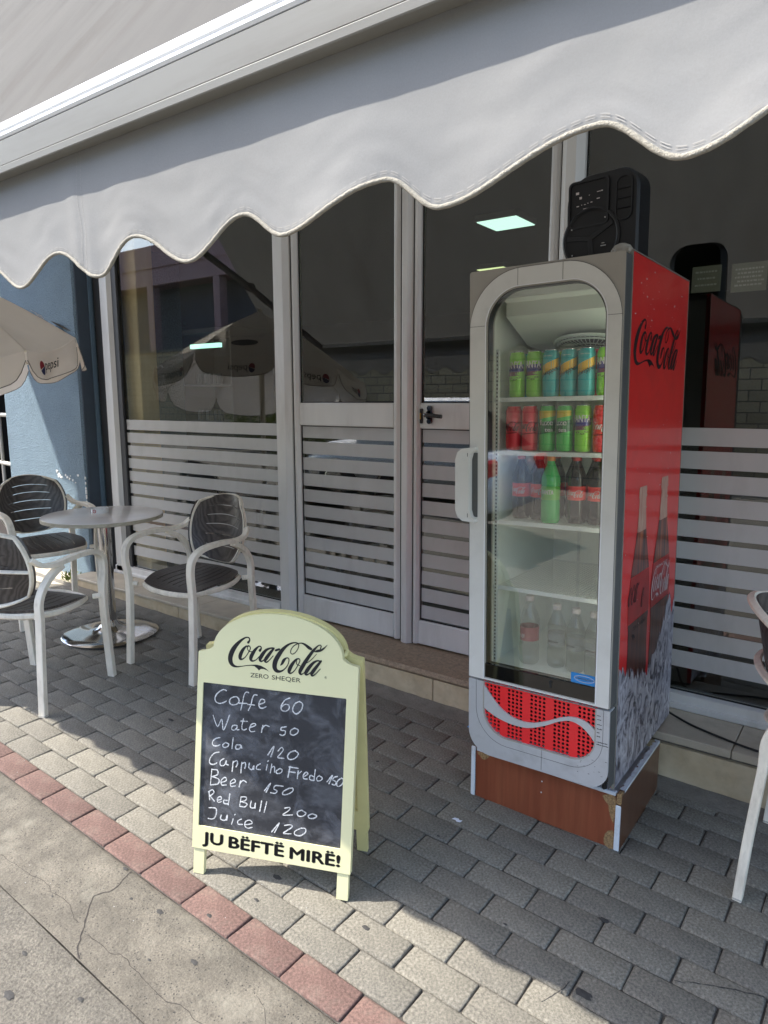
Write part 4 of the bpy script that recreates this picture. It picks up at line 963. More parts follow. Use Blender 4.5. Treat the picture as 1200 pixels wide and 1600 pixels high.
# rear panel, leaning the other way
top = bmap(0, .80, 0); BU2 = (BUP*cos(-th) + BB*sin(-th))
BU2 = -((BUP*-1)*cos(th) + BB*sin(th)); BN2 = BU2.cross(BA).normalized(); BN2 = BN2 if BN2.y > 0 else -BN2
O2 = BO + BB*(.222) + Vector((0, 0, .006))
def rmap(x, y, h=0): return O2 + BA*x + BU2*y + BN2*h
b = MB(); b.plate([OUT, WIN], lambda x, y: rmap(x, y, .010), -BN2*.020); rp = child(b, 'rear_panel', M['cream_side'], ab)
b = MB(); b.plate([[(.012, .148), (.458, .148), (.458, .583), (.012, .583)]], lambda x, y: rmap(x, y, .006), -BN2*.008); child(b, 'slate', M['cream_side'], ab)
for x0 in (-.001, .451):
    b = MB(); b.plate([[(x0, .0), (x0+.034, .0), (x0+.034, .082), (x0, .082)]], lambda x, y: rmap(x, y, .007), -BN2*.016); child(b, 'leg', M['cream_side'], ab)
b = MB()
for x in (.03, .43): b.tube([bmap(x, .695, -.012), bmap(x+.012, .702, -.022), rmap(x+.012, .70, -.006)], .008, 8)
child(b, 'hinge', M['cream_side'], ab)
# ------------------------------------------------------------------ laminate plinth under the cooler
pb = empty('laminate_plinth', (-.845, 2.27, gz(-.845, 2.27))); tag(pb, 'brown laminate box with chipped white edges under the red cooler', 'plinth')
zb = .086
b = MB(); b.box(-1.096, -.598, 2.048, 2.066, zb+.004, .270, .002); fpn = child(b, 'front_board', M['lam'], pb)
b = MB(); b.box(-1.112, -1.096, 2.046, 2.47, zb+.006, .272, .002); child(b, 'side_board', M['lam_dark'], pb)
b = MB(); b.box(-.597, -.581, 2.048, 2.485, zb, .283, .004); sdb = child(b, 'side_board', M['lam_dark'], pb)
b = MB(); b.box(-1.096, -.5975, 2.067, 2.45, .250, .266, .001); child(b, 'top_board', M['edgeband'], pb)
b = MB(); b.box(-1.094, -.6, 2.0465, 2.067, .2702, .2835, .003); b.box(-1.114, -1.0965, 2.0445, 2.052, zb+.006, .284, .003)
child(b, 'edge_band', M['edgeband'], pb)
b = MB(); b.box(-.5975, -.5806, 2.0425, 2.0475, zb+.004, .245, .003)
vs = []; n = 40
for i in range(n+1):
    y = 2.075 + .405*i/n; w = .0085 + .0015*math.sin(i*2.1) - (.003 if i % 7 == 3 else 0)
    vs += [(-.5805, y, .2835), (-.5805-w*1.9, y, .2838), (-.5803, y, .2755)]
b.add(vs, [(i*3, i*3+1, i*3+4, i*3+3) for i in range(n)] + [(i*3, i*3+2, i*3+5, i*3+3) for i in range(n)])
child(b, 'edge_band', M['edgeband'], pb)
b = MB(); rnd = random.Random(5)
def blob(b, pts, y, depth=.0015):
    cx = sum(p[0] for p in pts)/len(pts); cz = sum(p[1] for p in pts)/len(pts)
    pp = cr(pts, 4, closed=True); pp = [(x+rnd.uniform(-.0012, .0012), z+rnd.uniform(-.0012, .0012)) for x, z in pp]
    b.add([(cx, y-.001, cz)] + [(x, y, z) for x, z in pp], [(0, 1+q, 1+(q+1) % len(pp)) for q in range(len(pp))])
blob(b, [(-.628, .268), (-.600, .268), (-.600, .185), (-.610, .192), (-.618, .215), (-.622, .235), (-.640, .258)], 2.0468)
blob(b, [(-.625, .138), (-.612, .150), (-.600, .148), (-.600, .092), (-.622, .092), (-.630, .112)], 2.0468)
blob(b, [(-1.088, .268), (-1.045, .268), (-1.052, .252), (-1.066, .246), (-1.080, .255)], 2.0468)
b.box(-.5975, -.5812, 2.044, 2.072, .2465, .2835, .004)
child(b, 'chipped_chipboard', M['chip'], fpn)['kind'] = 'stuff'
b = MB()
for (x, z) in ((-.845, .238), (-.846, .198)): b.lathe([(.0026, 0), (.0026, .001)], 8, (x, 2.0465, z), 'Y')
child(b, 'screw', M['edgeband'], fpn)

# ------------------------------------------------------------------ drinks cooler
FO = Vector((-1.079, 1.965, .300))
fr = empty('drinks_cooler', tuple(FO), (0, -.018, 0)); tag(fr, 'tall grey drinks cooler with a glass door and glossy red printed side', 'cooler')
def fp_(b, name, m, parent=None, **k):
    o = b.build(name, m, parent or fr, **k); return o
FW, FH, FD = .479, 1.602, .70
# cabinet shell: left, right, back, top, bottom
b = MB(); b.box(FW-.016, FW, .056, FD, 0, FH, .003); cabR = fp_(b, 'side_panel', M['fr_red']); cabR['label'] = 'glossy red side with printed bottles and ice'
b = MB(); b.box(0, .016, .056, FD, 0, FH, .003); fp_(b, 'side_panel', M['fr_red'])
b = MB(); b.box(.016, FW-.016, FD-.03, FD, 0, FH); fp_(b, 'back_panel', M['fr_grey'])
b = MB(); b.box(.016, FW-.016, .058, FD, FH-.02, FH-.001); fp_(b, 'top_panel', M['fr_corner'])
b = MB(); b.box(.016, FW-.016, .058, FD-.03, .26, .278); b.box(.016, FW-.016, .10, FD-.03, .01, .02); fp_(b, 'machine_tray', M['fr_dark'])
b = MB()
for x in (.03, .44):
    for y in (.09, .64): b.lathe([(.008, -.032), (.008, .0)], 8, (x, y, 0))
b.box(.40, .47, .60, .66, -.03, .0, .01)
fp_(b, 'foot', M['rubber'])
# side edging: pale trim with chipped paint
b = MB()
b.box(FW-.008, FW+.0015, .0550, .0605, -.001, FH); b.box(FW-.002, FW+.0015, .056, FD, FH-.0015, FH+.0015); b.box(FW-.001, FW+.001, FD-.002, FD+.0008, .3, FH)
fp_(b, 'trim', M['cream_alu'], cabR)
# printed side
def smap(y, z, h=0): return Vector((FW + .0006 + h, y, z))
# y measured on the world: local y = Y - 1.965, local z = Z - .30
b = MB(); logo_mesh(b, lambda x, y, h: smap(x, y, h), .105, 1.293, .500, sy=.86, fat=1.15)
fp_(b, 'printed_logo', M['ink'], cabR)
def bottle_outline(yc, zt, zbm, w):
    prof = [(.16, 1.0), (.18, .985), (.18, .955), (.155, .94), (.165, .90), (.20, .82), (.25, .76), (.34, .68), (.42, .61), (.47, .55), (.50, .48), (.49, .40), (.46, .35), (.45, .25), (.48, .12), (.45, 0)]
    H = zt-zbm; R = [(yc + p*w, zbm + t*H) for p, t in prof]; L = [(yc - p*w, zbm + t*H) for p, t in prof[::-1]]
    return R, L
if True:
    m = bpy.data.materials.new('printed_bottle'); m.use_nodes = True; n = m.node_tree.nodes; l = m.node_tree.links; bs = n['Principled BSDF']
    tc = n.new('ShaderNodeTexCoord'); mp_ = n.new('ShaderNodeMapping'); mp_.inputs['Scale'].default_value = (1, 9, 0.7); l.new(tc.outputs['Object'], mp_.inputs[0])
    z_ = n.new('ShaderNodeTexNoise'); z_.inputs['Scale'].default_value = 4.5; z_.inputs['Detail'].default_value = 6; l.new(mp_.outputs[0], z_.inputs['Vector'])
    rp_ = n.new('ShaderNodeValToRGB'); l.new(z_.outputs['Fac'], rp_.inputs[0]); e = rp_.color_ramp.elements
    e[0].position = .30; e[0].color = (.010, .004, .004, 1); e[1].position = .74; e[1].color = (.85, .36, .12, 1)
    for p, c in ((.47, (.045, .008, .006, 1)), (.56, (.17, .022, .012, 1)), (.66, (.36, .09, .025, 1))):
        q = e.new(p); q.color = c
    l.new(rp_.outputs[0], bs.inputs['Base Color']); bs.inputs['Roughness'].default_value = .3; bs.inputs['Coat Weight'].default_value = .4; M['pbottle'] = m
M['pneck'] = mat('printed_neck', (.42, .17, .13), .35, col2=(.55, .36, .26), vscale=14, stretch=(1, 6, 1))
M['plabel'] = mat('printed_label', (.33, .012, .012), .35, var=.15, vscale=12)
M['plow'] = mat('printed_bottle_base', (.035, .012, .010), .3, col2=(.13, .035, .020), vscale=4, stretch=(1, 12, .8), var=.3)
for k, (yc, zt, zbm, w) in enumerate(((.245, .926, .235, .225), (.493, .935, .225, .235))):
    R, L = bottle_outline(yc, zt, zbm, w)
    def clip(z0, z1):
        r = [(p[0], min(max(p[1], z0), z1)) for p in R]; l_ = [(p[0], min(max(p[1], z0), z1)) for p in L]
        out = []
        for side in (R, L):
            for i in range(len(side)):
                y, z = side[i]
                if z0 <= z <= z1: out.append((y, z))
                if i+1 < len(side):
                    y2, z2 = side[i+1]
                    for zc in ((z0, z1) if z2 > z else (z1, z0)):
                        if (z-zc)*(z2-zc) < 0: out.append((y+(y2-y)*(zc-z)/(z2-z), zc))
        return out
    H = zt-zbm; hh = .0004*k
    for nm, a, c, mm in (('neck', .80, 1.0, 'pneck'), ('shoulder', .60, .797, 'pbottle'), ('label', .39, .597, 'plabel'), ('lower_body', 0, .387, 'plow')):
        pts = clip(zbm+a*H, zbm+c*H)
        q = MB(); q.plate([pts], lambda x, y: smap(x, y, hh), (.0003, 0, 0)); fp_(q, 'printed_' + nm, M[mm], cabR)
    b = MB()
    for zz in (.955, .90, .80): b.box(FW+.001+hh, FW+.0014+hh, yc-.19*w-(.01 if zz < .8 else 0), yc+.19*w+(.01 if zz < .8 else 0), zbm+zz*H-.003, zbm+zz*H+.003)
    fp_(b, 'printed_ring', M['pneck'], cabR)
    b = MB()
    if k == 1:
        logo_mesh(b, lambda x, y, h: smap(x, y, .0016+h), yc-.47*w, zbm+.42*H, .95*w, sy=1.5, fat=.9); fp_(b, 'printed_logo', M['white_print'], cabR)
        b = MB(); text(b, 'ORIGINAL TASTE', lambda x, y, h=0: smap(x, y, .0016), yc-.30*w, zbm+.565*H, width=.62*w, cap=.009); fp_(b, 'printed_caption', M['white_print'], cabR)
    else:
        sts = [st for i, st in enumerate(LOGO) if i > 0]
        strokes(b, [[(yc-.62*w+p[0]*1.15*w, zbm+.43*H+p[1]*1.15*w*1.5, p[2]*1.15*w) for p in st] for st in sts if max(p[0] for p in st) < .80], lambda x, y, h: smap(x, y, .0009+h)); fp_(b, 'printed_logo', M['ink'], cabR)
        b = MB(); b.plate([[(yc-.50*w+p[0]*.9*w, zbm+.30*H+p[1]*1.15*w*1.6) for p in LOGO_RIBBON]], lambda x, y: smap(x, y, .0009), (.0002, 0, 0))
        text(b, 'ZERO SUGAR', lambda x, y, h=0: smap(x, y, .0011), yc-.26*w, zbm+.345*H, width=.62*w, cap=.011); fp_(b, 'printed_caption', M['ink'], cabR)
# printed crushed ice along the bottom
if True:
    m = bpy.data.materials.new('printed_ice'); m.use_nodes = True; n = m.node_tree.nodes; l = m.node_tree.links; bs = n['Principled BSDF']
    tc = n.new('ShaderNodeTexCoord'); mp_ = n.new('ShaderNodeMapping'); mp_.inputs['Scale'].default_value = (1, 1.5, 1); mp_.inputs['Rotation'].default_value = (.6, 0, 0); l.new(tc.outputs['Object'], mp_.inputs[0])
    z_ = n.new('ShaderNodeTexNoise'); z_.inputs['Scale'].default_value = 11; z_.inputs['Detail'].default_value = 7; z_.inputs['Distortion'].default_value = 2.2; z_.inputs['Roughness'].default_value = .62; l.new(mp_.outputs[0], z_.inputs['Vector'])
    rp_ = n.new('ShaderNodeValToRGB'); l.new(z_.outputs['Fac'], rp_.inputs[0]); e = rp_.color_ramp.elements
    e[0].position = .30; e[0].color = (.015, .014, .02, 1); e[1].position = .72; e[1].color = (.62, .62, .66, 1)
    for p, c in ((.41, (.10, .095, .12, 1)), (.47, (.30, .29, .33, 1)), (.56, (.40, .39, .43, 1))):
        q = e.new(p); q.color = c
    l.new(rp_.outputs[0], bs.inputs['Base Color']); bs.inputs['Roughness'].default_value = .35; M['pice'] = m
b = MB(); rnd = random.Random(21)
prof = [(.0605, .375), (.12, .36), (.18, .33), (.27, .30), (.36, .28), (.45, .31), (.52, .37), (.585, .45), (.63, .50), (.662, .40), (.698, .46)]
top_ = []
for i in range(len(prof)-1):
    for q in range(9):
        t = q/9; top_.append((prof[i][0]+(prof[i+1][0]-prof[i][0])*t, prof[i][1]+(prof[i+1][1]-prof[i][1])*t + rnd.uniform(-.018, .026)))
top_.append((.699, .47))
b.plate([[(.0605, .002), (.699, .002)] + top_[::-1]], lambda x, y: smap(x, y, .0013), (.0003, 0, 0)); fp_(b, 'printed_ice', M['pice'], cabR)
b = MB()
for k in range(60):
    y = rnd.uniform(.08, .68); z = rnd.choice([rnd.uniform(.0, 1.58), rnd.uniform(.85, 1.15), rnd.uniform(1.4, 1.55)]); s = rnd.uniform(.0006, .0022)
    b.box(FW+.0008, FW+.0012, y, y+s*rnd.uniform(.5, 6), z, z+s*rnd.uniform(.5, 2.5))
fp_(b, 'scratch', M['white_print'], cabR)['kind'] = 'stuff'

# liner
b = MB()
LX0, LX1, LY0, LY1, LZ0, LZ1 = .030, .449, .075, .63, .300, 1.56
b.box(.017, LX0, LY0, LY1, LZ0, LZ1); b.box(LX1, FW-.017, LY0, LY1, LZ0, LZ1); b.box(.017, FW-.017, LY1, LY1+.02, LZ0, LZ1)
b.box(.017, FW-.017, LY0, LY1, LZ0-.02, LZ0); b.box(.017, FW-.017, LY0, LY1, LZ1, LZ1+.02)
lin = fp_(b, 'liner', M['liner'])
b = MB()   # evaporator cover: sloping hood with an upper lamp fairing
P = [(LY0+.02, 1.555), (LY0+.02, 1.515), (LY0+.045, 1.505), (LY0+.045, 1.463), (LY0+.075, 1.448), (.28, 1.385), (LY1, 1.345), (LY1, 1.555)]
b.plate([P], lambda y, z: Vector((LX0+.035, y, z)), (LX1-LX0-.045, 0, 0)); b.box(LX0+.005, LX0+.034, LY0+.03, LY1, 1.52, 1.555)
fp_(b, 'evaporator_cover', M['liner'], lin)
b = MB(); b.box(LX1-.013, LX1-.002, LY0+.001, LY0+.014, .42, 1.42); fp_(b, 'fill_strip', M['fill_glow'], lin)  # hidden glowing strip added to brighten the liner and drinks
fc = Vector((.285, .300, 1.384)); fn = Vector((0, .062, .205)).normalized() ; fn = Vector((0, -.20, -.98)).normalized()
ex = Vector((1, 0, 0)); ey = fn.cross(ex).normalized()
b = MB()
def ring(b, r, th, h, n=40): b.tube([fc + ex*(r*cos(2*pi*q/n)) + ey*(r*sin(2*pi*q/n)) + fn*h for q in range(n)], th, 6, closed=True)
ring(b, .118, .006, .012); ring(b, .108, .0035, .02)
for r in (.07, .04, .018): ring(b, r, .0022, .026)
for k in range(48):
    a = 2*pi*k/48; d = ex*cos(a) + ey*sin(a)
    b.tube([fc + d*.112 + fn*.010, fc + d*.100 + fn*.024, fc + d*.066 + fn*.027], .0014, 5)
for k in range(24):
    a = 2*pi*k/24; d = ex*cos(a) + ey*sin(a); b.tube([fc + d*.068 + fn*.027, fc + d*.018 + fn*.027], .0012, 5)
fp_(b, 'fan_guard', M['wire'], lin)
b = MB(); b.add([tuple(fc + fn*.003)] + [tuple(fc + ex*(.107*cos(2*pi*q/32)) + ey*(.107*sin(2*pi*q/32)) + fn*.003) for q in range(32)], [(0, 1+q, 1+(q+1) % 32) for q in range(32)]); fp_(b, 'fan_opening', M['fr_dark'], lin)
b = MB()
for x in (LX0+.012, LX1-.022):
    b.box(x, x+.010, LY0+.02, LY0+.030, LZ0+.01, 1.36)
b.box(LX0+.10, LX0+.11, LY1-.006, LY1-.001, LZ0+.01, 1.30); b.box(LX1-.11, LX1-.10, LY1-.006, LY1-.001, LZ0+.01, 1.30)
stn = fp_(b, 'shelf_standard', M['wire'], lin)
b = MB()
for x in (LX0+.012, LX1-.022):
    z = LZ0+.02
    while z < 1.35: b.box(x+.003, x+.007, LY0+.0192, LY0+.0198, z, z+.006); z += .0125
fp_(b, 'standard_slots', M['rubber'], stn)['kind'] = 'stuff'
SHELF = (1.197, 1.025, .795, .570)
for z in SHELF:
    b = MB(); b.box(LX0+.004, LX1-.004, LY0+.028, LY0+.034, z-.004, z+.010, .001); b.box(LX0+.004, LX1-.004, LY1-.02, LY1-.014, z-.002, z+.004)
    s_ = fp_(b, 'shelf', M['wire'])
    b = MB(); x = LX0+.01
    while x < LX1-.008:
        b.tube([(x, LY0+.03, z+.001), (x, LY1-.015, z+.001)], .0016, 5); x += .0115
    o = fp_(b, 'shelf_wires', M['wire'], s_); o['kind'] = 'stuff'
# door: frame with arched opening, seam lines, corner caps
UX0, UX1, UZ0, UZ1 = .055, .432, .286, 1.533
DO = rrect(-.003, FW-.003, .280, 1.588, .002, 2)
def arch(r_, x0, x1, z0, z1, n=14): return rrect(x0, x1, z0, z1, .002, n, rs=(.002, .002, r_, r_))
inner = arch(.112, UX0, UX1, .286, UZ1)
b = MB(); outer = arch(.172, -.001, FW-.0045, .280, 1.586)
b.plate([outer, inner], lambda x, z: Vector((x, .0, z)), (0, .050, 0))
door = fp_(b, 'door', M['fr_grey'])
b = MB()     # door body behind the frame incl. corners
ob = rrect(-.003, FW-.002, .281, 1.592, .008, 3)
inner2 = arch(.108, UX0+.003, UX1-.003, .289, UZ1-.003)
b.plate([ob, inner2], lambda x, z: Vector((x, .0035, z)), (0, .048, 0)); fp_(b, 'door_corner', M['fr_corner'], door)
b = MB(); b.box(FW-.0035, FW-.0005, .006, .0545, .282, 1.588, .001); fp_(b, 'door_edge', M['fr_dark'], door)  # door side coloured dark to carry its shade
b = MB(); o1 = arch(.1725, -.0015, FW-.0042, .2795, 1.5865); i1 = arch(.171, -.0002, FW-.0055, .281, 1.5850)
b.plate([o1, i1], lambda x, z: Vector((x, -.0004, z)), (0, .001, 0))
for (x0, x1, z0, z1) in ((-.001, UX0, 1.425, 1.4262), (UX1, FW-.004, 1.425, 1.4262), (.160, .1612, UZ1, 1.586), (.300, .3012, UZ1, 1.586)): b.box(x0, x1, -.0004, .0006, z0, z1)
fp_(b, 'seam_line', M['seam'], door)
b = MB(); b.plate([arch(.1135, UX0-.0022, UX1+.0022, .2865, UZ1+.0022), arch(.1115, UX0+.0002, UX1-.0002, .2866, UZ1-.0002)], lambda x, z: Vector((x, -.0012, z)), (0, .002, 0)); fp_(b, 'inner_bead', M['white_alu'], door)
b = MB(); b.plate([arch(.112, UX0+.0004, UX1-.0004, .287, UZ1-.0004), arch(.105, UX0+.007, UX1-.007, .335, UZ1-.007)], lambda x, z: Vector((x, .010, z)), (0, .025, 0)); fp_(b, 'gasket', M['rubber'], door)
b = MB(); b.box(UX0+.001, UX1-.001, .008, .011, .340, UZ1-.002); 
g_ = MB(); g_.plate([arch(.110, UX0+.001, UX1-.001, .338, UZ1-.001)], lambda x, z: Vector((x, .0085, z)), (0, .0003, 0)); fp_(g_, 'door_glass', M['fglass'], door)
b = MB(); b.box(UX0+.0006, UX1-.0006, .004, .02, .288, .336, .001); fp_(b, 'black_strip', M['gloss_black'], door)
b = MB(); b.lathe([(.0, 0), (.0055, 0), (.0055, .003)], 12, (.288, .001, .322), 'Y', cap=False); b.box(.284, .292, .002, .005, .306, .318, .002); fp_(b, 'lock', M['rubber'], door)
b = MB(); b.plate([rrect(.352, .4318, .338, .370, .003)], lambda x, z: Vector((x, .0075, z)), (0, .0008, 0)); stk = fp_(b, 'sticker', M['blue'], door)
b = MB(); E1 = [(.394+.032*cos(2*pi*q/24), .3545+.0105*sin(2*pi*q/24)) for q in range(24)]; E2 = [(.394+.030*cos(2*pi*q/24), .3545+.0090*sin(2*pi*q/24)) for q in range(24)]
b.plate([E1, E2], lambda x, z: Vector((x, .0070, z)), (0, .0002, 0)); text(b, 'FRIGOGLASS', lambda x, z, h=0: Vector((x, .0070, z)), .370, .3515, width=.048, cap=.0066, bold=.012); fp_(b, 'sticker_print', M['white_print'], stk)
# handle
b = MB()
HO = [(.028, 1.052), (-.012, 1.048), (-.030, 1.036), (-.038, 1.012), (-.038, .848), (-.030, .826), (-.012, .814), (.028, .810)]
HI = [(.028, .820), (.016, .830), (.010, .850), (.010, 1.010), (.016, 1.032), (.028, 1.042)]
b.plate([HO + HI], lambda x, z: Vector((x, -.028 + max(0, (x-.0))*.35, z)), (0, .027, 0))
HJ = [(x*.86+.000, .931+(z-.931)*.985) for x, z in HO[1:-1]]
h_ = fp_(b, 'handle', M['fr_grey'], door, smooth=True)
b = MB(); b.box(.006, .030, -.003, -.0005, .826, 1.034, .001); b.box(.004, .006, -.024, -.001, .826, 1.034); fp_(b, 'handle_recess', M['fr_dark'], door)
# lower panel with the red perforated grille
PX0, PX1, PZ0, PZ1 = -.003, FW-.003, .018, .272
out = rrect(PX0, PX1, PZ0, PZ1, .002, 8, rs=(.075, .06, .002, .002)); out = [(x, z + (-.010*math.sin(pi*min(1, max(0, x/FW))) if z < .1 else 0)) for x, z in out]
win = rrect(UX0, UX1, .092, PZ1-.001, .002, 8, rs=(.085, .075, .001, .001))
b = MB(); b.plate([out, win], lambda x, z: Vector((x, .004, z)), (0, .045, 0)); lp = fp_(b, 'lower_panel', M['fr_blue'])
b = MB(); b.box(FW-.0035, FW-.0006, .010, .0545, .02, .268, .001); b.box(0, FW, .052, .06, .02, .27); b.box(.0, FW-.01, .02, .05, .271, .280); fp_(b, 'panel_edge', M['fr_dark'], lp)
b = MB(); oo = [(x*1.0+.0, z) for x, z in rrect(UX0-.030, UX1+.026, .062, PZ1+.0, .002, 10, rs=(.115, .105, .001, .001))]; oi = rrect(UX0-.0290, UX1+.0250, .063, PZ1+.0, .002, 10, rs=(.114, .104, .001, .001))
b.plate([oo, oi], lambda x, z: Vector((x, .0034, z)), (0, .001, 0)); b.box(.262, .2628, .0034, .005, .02, .092); fp_(b, 'seam_line', M['seam'], lp)
b = MB(); b.plate([rrect(UX0-.004, UX1+.004, .088, PZ1, .002, 8, rs=(.089, .079, .001, .001)), win], lambda x, z: Vector((x, .0033, z)), (0, .002, 0)); fp_(b, 'rim', M['fr_corner'], lp)
b = MB(); dark = MB(); c = .0098; gx = UX0 - .001; cols = []
pitch = (UX1-UX0)/5
for g in range(6):
    xs = UX0 + .006 + g*.0795 - (.004)
    for k in range(4): cols.append(xs + k*c*1.45)
cw = c*1.45; cwx = cw
zz = .094; rows_ = []
while zz < .27: rows_.append(zz); zz += .0132
ch_ = .0132
for cx in cols:
    if cx + cw > UX1+.006: continue
    for z0 in rows_:
        mx, mz = cx+cw/2, z0+ch_/2; r = .0050
        sq = [(cx, z0), (mx, z0), (cx+cw, z0), (cx+cw, mz), (cx+cw, z0+ch_), (mx, z0+ch_), (cx, z0+ch_), (cx, mz)]
        oc = [(mx + r*cos(a), mz + r*sin(a)) for a in [radians(x_) for x_ in (225, 270, 315, 0, 45, 90, 135, 180)]]
        v = [(x, .0100, z) for x, z in sq] + [(x, .0100, z) for x, z in oc] + [(x, .0125, z) for x, z in oc]
        b.add(v, [(i, (i+1) % 8, 8+(i+1) % 8, 8+i) for i in range(8)] + [(8+i, 8+(i+1) % 8, 16+(i+1) % 8, 16+i) for i in range(8)])
edges = sorted(set([UX0-.004] + [cols[4*g] for g in range(6)]))
ends = [cols[4*g+3]+cw for g in range(6)]
for g in range(6):
    x0 = ends[g-1] if g else UX0-.004; x1 = min(cols[4*g], UX1+.004)
    if x1 > x0: b.box(x0, x1, .0100, .0125, .090, .275)
gr = fp_(b, 'grille', M['grille_red'], lp)
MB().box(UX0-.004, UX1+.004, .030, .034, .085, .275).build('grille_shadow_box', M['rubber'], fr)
b = MB()
up_ = cr([(UX0-.003, .262), (.085, .222), (.120, .190), (.165, .170), (.215, .168), (.270, .186), (.320, .212), (.365, .226), (.405, .220), (UX1+.003, .200)], 6)
dn_ = cr([(UX0-.003, .180), (.085, .163), (.120, .152), (.165, .146), (.215, .150), (.270, .172), (.320, .200), (.360, .211), (.400, .196), (UX1+.003, .160)], 6)
b.plate([up_ + dn_[::-1]], lambda x, z: Vector((x, .0045, z)), (0, .006, 0)); fp_(b, 'swoosh', M['fr_blue'], lp)
b = MB(); rnd = random.Random(8)
for (z, n) in ((.250, 3), (.238, 2), (.222, 4), (.208, 4), (.196, 2), (.184, 2), (.166, 7), (.158, 8)):
    x = .436 + .003
    for q in range(n): w = rnd.uniform(.002, .006); b.box(x, x+w, .0032, .0039, z, z+rnd.uniform(.0015, .0035)); x += w+.001
for k in range(16):
    x, z = rnd.uniform(.38, .47), rnd.uniform(.04, .13); b.box(x, x+rnd.uniform(.001, .006), .0032, .0039, z, z+rnd.uniform(.0006, .0015))
fp_(b, 'worn_print', M['seam'], lp)['kind'] = 'stuff'
b = MB(); b.lathe([(.030, -.004), (.029, .008), (.022, .018), (.010, .0235), (.0, .0245)], 20, (FW-.036, .075, FH), cap=False); b.box(FW-.062, FW-.004, .05, .085, FH-.01, FH+.010, .006); fp_(b, 'top_hinge_cover', M['fr_corner'])

# ---- drinks inside
def fw(x, y, z):   # cooler local -> world
    return Vector(FO) + Matrix.Rotation(-.018, 3, 'Y') @ Vector((x, y, z))
CANM = {}
def can_mat(k, c, met=.25):
    if k not in CANM: CANM[k] = mat('can_' + k, c, .35, metal=met, coat=.3, var=.06, vscale=10)
    return CANM[k]
def wrap(r, rot=0):
    return lambda x, y, h=0: Vector(((r+.0004+h)*sin(x/r + rot), -(r+.0004+h)*cos(x/r + rot), y))
def make_can(kind, label, loc, rot, group=None):
    e = empty('soda_can', loc, (0, -.018, rot)); r = .0262; H = .143
    tag(e, label, 'can', group)
    prof = [(r-.004, .0), (r-.001, .004), (r, .010), (r, H-.016), (r-.002, H-.010), (r-.0045, H-.004), (r-.0045, H)]
    b = MB(); b.lathe(prof, 28)
    body = b.build('body', can_mat(*{'green': ('green', (.26, .62, .045)), 'teal': ('teal', (.045, .40, .40)), 'red': ('red', (.75, .03, .045)), 'tea': ('tea', (.09, .46, .09))}[kind]), e, smooth=True)
    l_ = MB(); l_.lathe([(r-.0042, H-.001), (r-.0045, H+.0015), (r-.006, H+.001), (r-.007, H-.002), (0, H-.002)], 24, cap=False); l_.build('lid', M['chrome'], e, smooth=True)
    w = wrap(r)
    def band(pts, m, n=1):
        # subdivided patch on the can
        q = MB(); N = 10
        for i in range(N):
            t0, t1 = i/N, (i+1)/N
            f = lambda t, a, c: (a[0]+(c[0]-a[0])*t, a[1]+(c[1]-a[1])*t)
            A, B_, C_, D_ = pts
            v = [f(t0, A, B_), f(t1, A, B_), f(t1, D_, C_), f(t0, D_, C_)]
            q.add([tuple(w(x, y, -.0002)) for x, y in v], [(0, 1, 2, 3)])
        return q
    if kind == 'green':
        band([(-.034, .078), (.034, .082), (.034, .104), (-.034, .100)], 0).build('print_band', can_mat('violet', (.05, .03, .20)), body)
        band([(-.024, .066), (.020, .069), (.030, .082), (-.034, .079)], 0).build('print_fruit', can_mat('berry', (.16, .015, .07)), body)
        q = MB(); text(q, 'FANTA', w, -.030, .092, width=.060, cap=.021, bold=.012); q.build('print_text', M['white_print'], body)
        q = MB()
        for (x, y) in ((-.012, .060), (.004, .056), (.016, .062)): q.plate([[(x+.006*cos(a)*1.2, y+.003*sin(a)) for a in [2*pi*k/8 for k in range(8)]]], w, (0, -.0001, 0))
        q.build('print_leaf', can_mat('leafp', (.10, .05, .03)), body)
    elif kind == 'teal':
        band([(-.038, .060), (.038, .092), (.038, .120), (-.038, .088)], 0).build('print_band', can_mat('amber', (.85, .47, .03)), body)
        q = MB(); text(q, 'Schweppes', w, -.033, .068, width=.066, cap=.017, bold=.006); v2 = [(x, y, z + .42*(math.atan2(x, -y)*r)) for x, y, z in q.v]; q.v = v2; q.build('print_text', M['ink'], body)
        q = MB(); text(q, 'bitter lemon', w, -.014, .124, width=.028, cap=.0045); q.build('print_caption', M['white_print'], body)
    elif kind == 'red':
        q = MB(); strokes(q, [[(-.040+p[0]*.080, .062+p[1]*.10, p[2]*.10) for p in st] for st in LOGO], w, n=4); q.build('print_logo', M['white_print'] if '(white)' in str(group) or rot > .1 else M['ink'], body)
        band([(-.03, .050), (.03, .056), (.03, .060), (-.03, .053)], 0).build('print_band', can_mat('darkred', (.25, .01, .01)), body)
    else:
        band([(-.036, .10), (.036, .112), (.036, .1275), (-.036, .1275)], 0).build('print_band', can_mat('yellow', (.60, .42, .03)), body)
        band([(-.038, .050), (.038, .064), (.038, .100), (-.038, .088)], 0).build('print_panel', can_mat('dkgreen', (.02, .11, .03)), body)
        q = MB(); text(q, 'fuze', w, -.026, .082, width=.046, cap=.017, bold=.01); text(q, 'tea', w, -.006, .062, width=.026, cap=.012, bold=.01); q.build('print_text', M['white_print'], body)
    return e
yy = LY0 + .075
ordw = ['leftmost', 'second', 'third', 'fourth', 'fifth', 'sixth']
row1 = ['green', 'green', 'teal', 'teal', 'teal', 'green']
what = {'green': 'green fruit soda can with purple print', 'teal': 'teal can with an orange diagonal band', 'red': 'red cola can', 'tea': 'green and yellow iced tea can'}
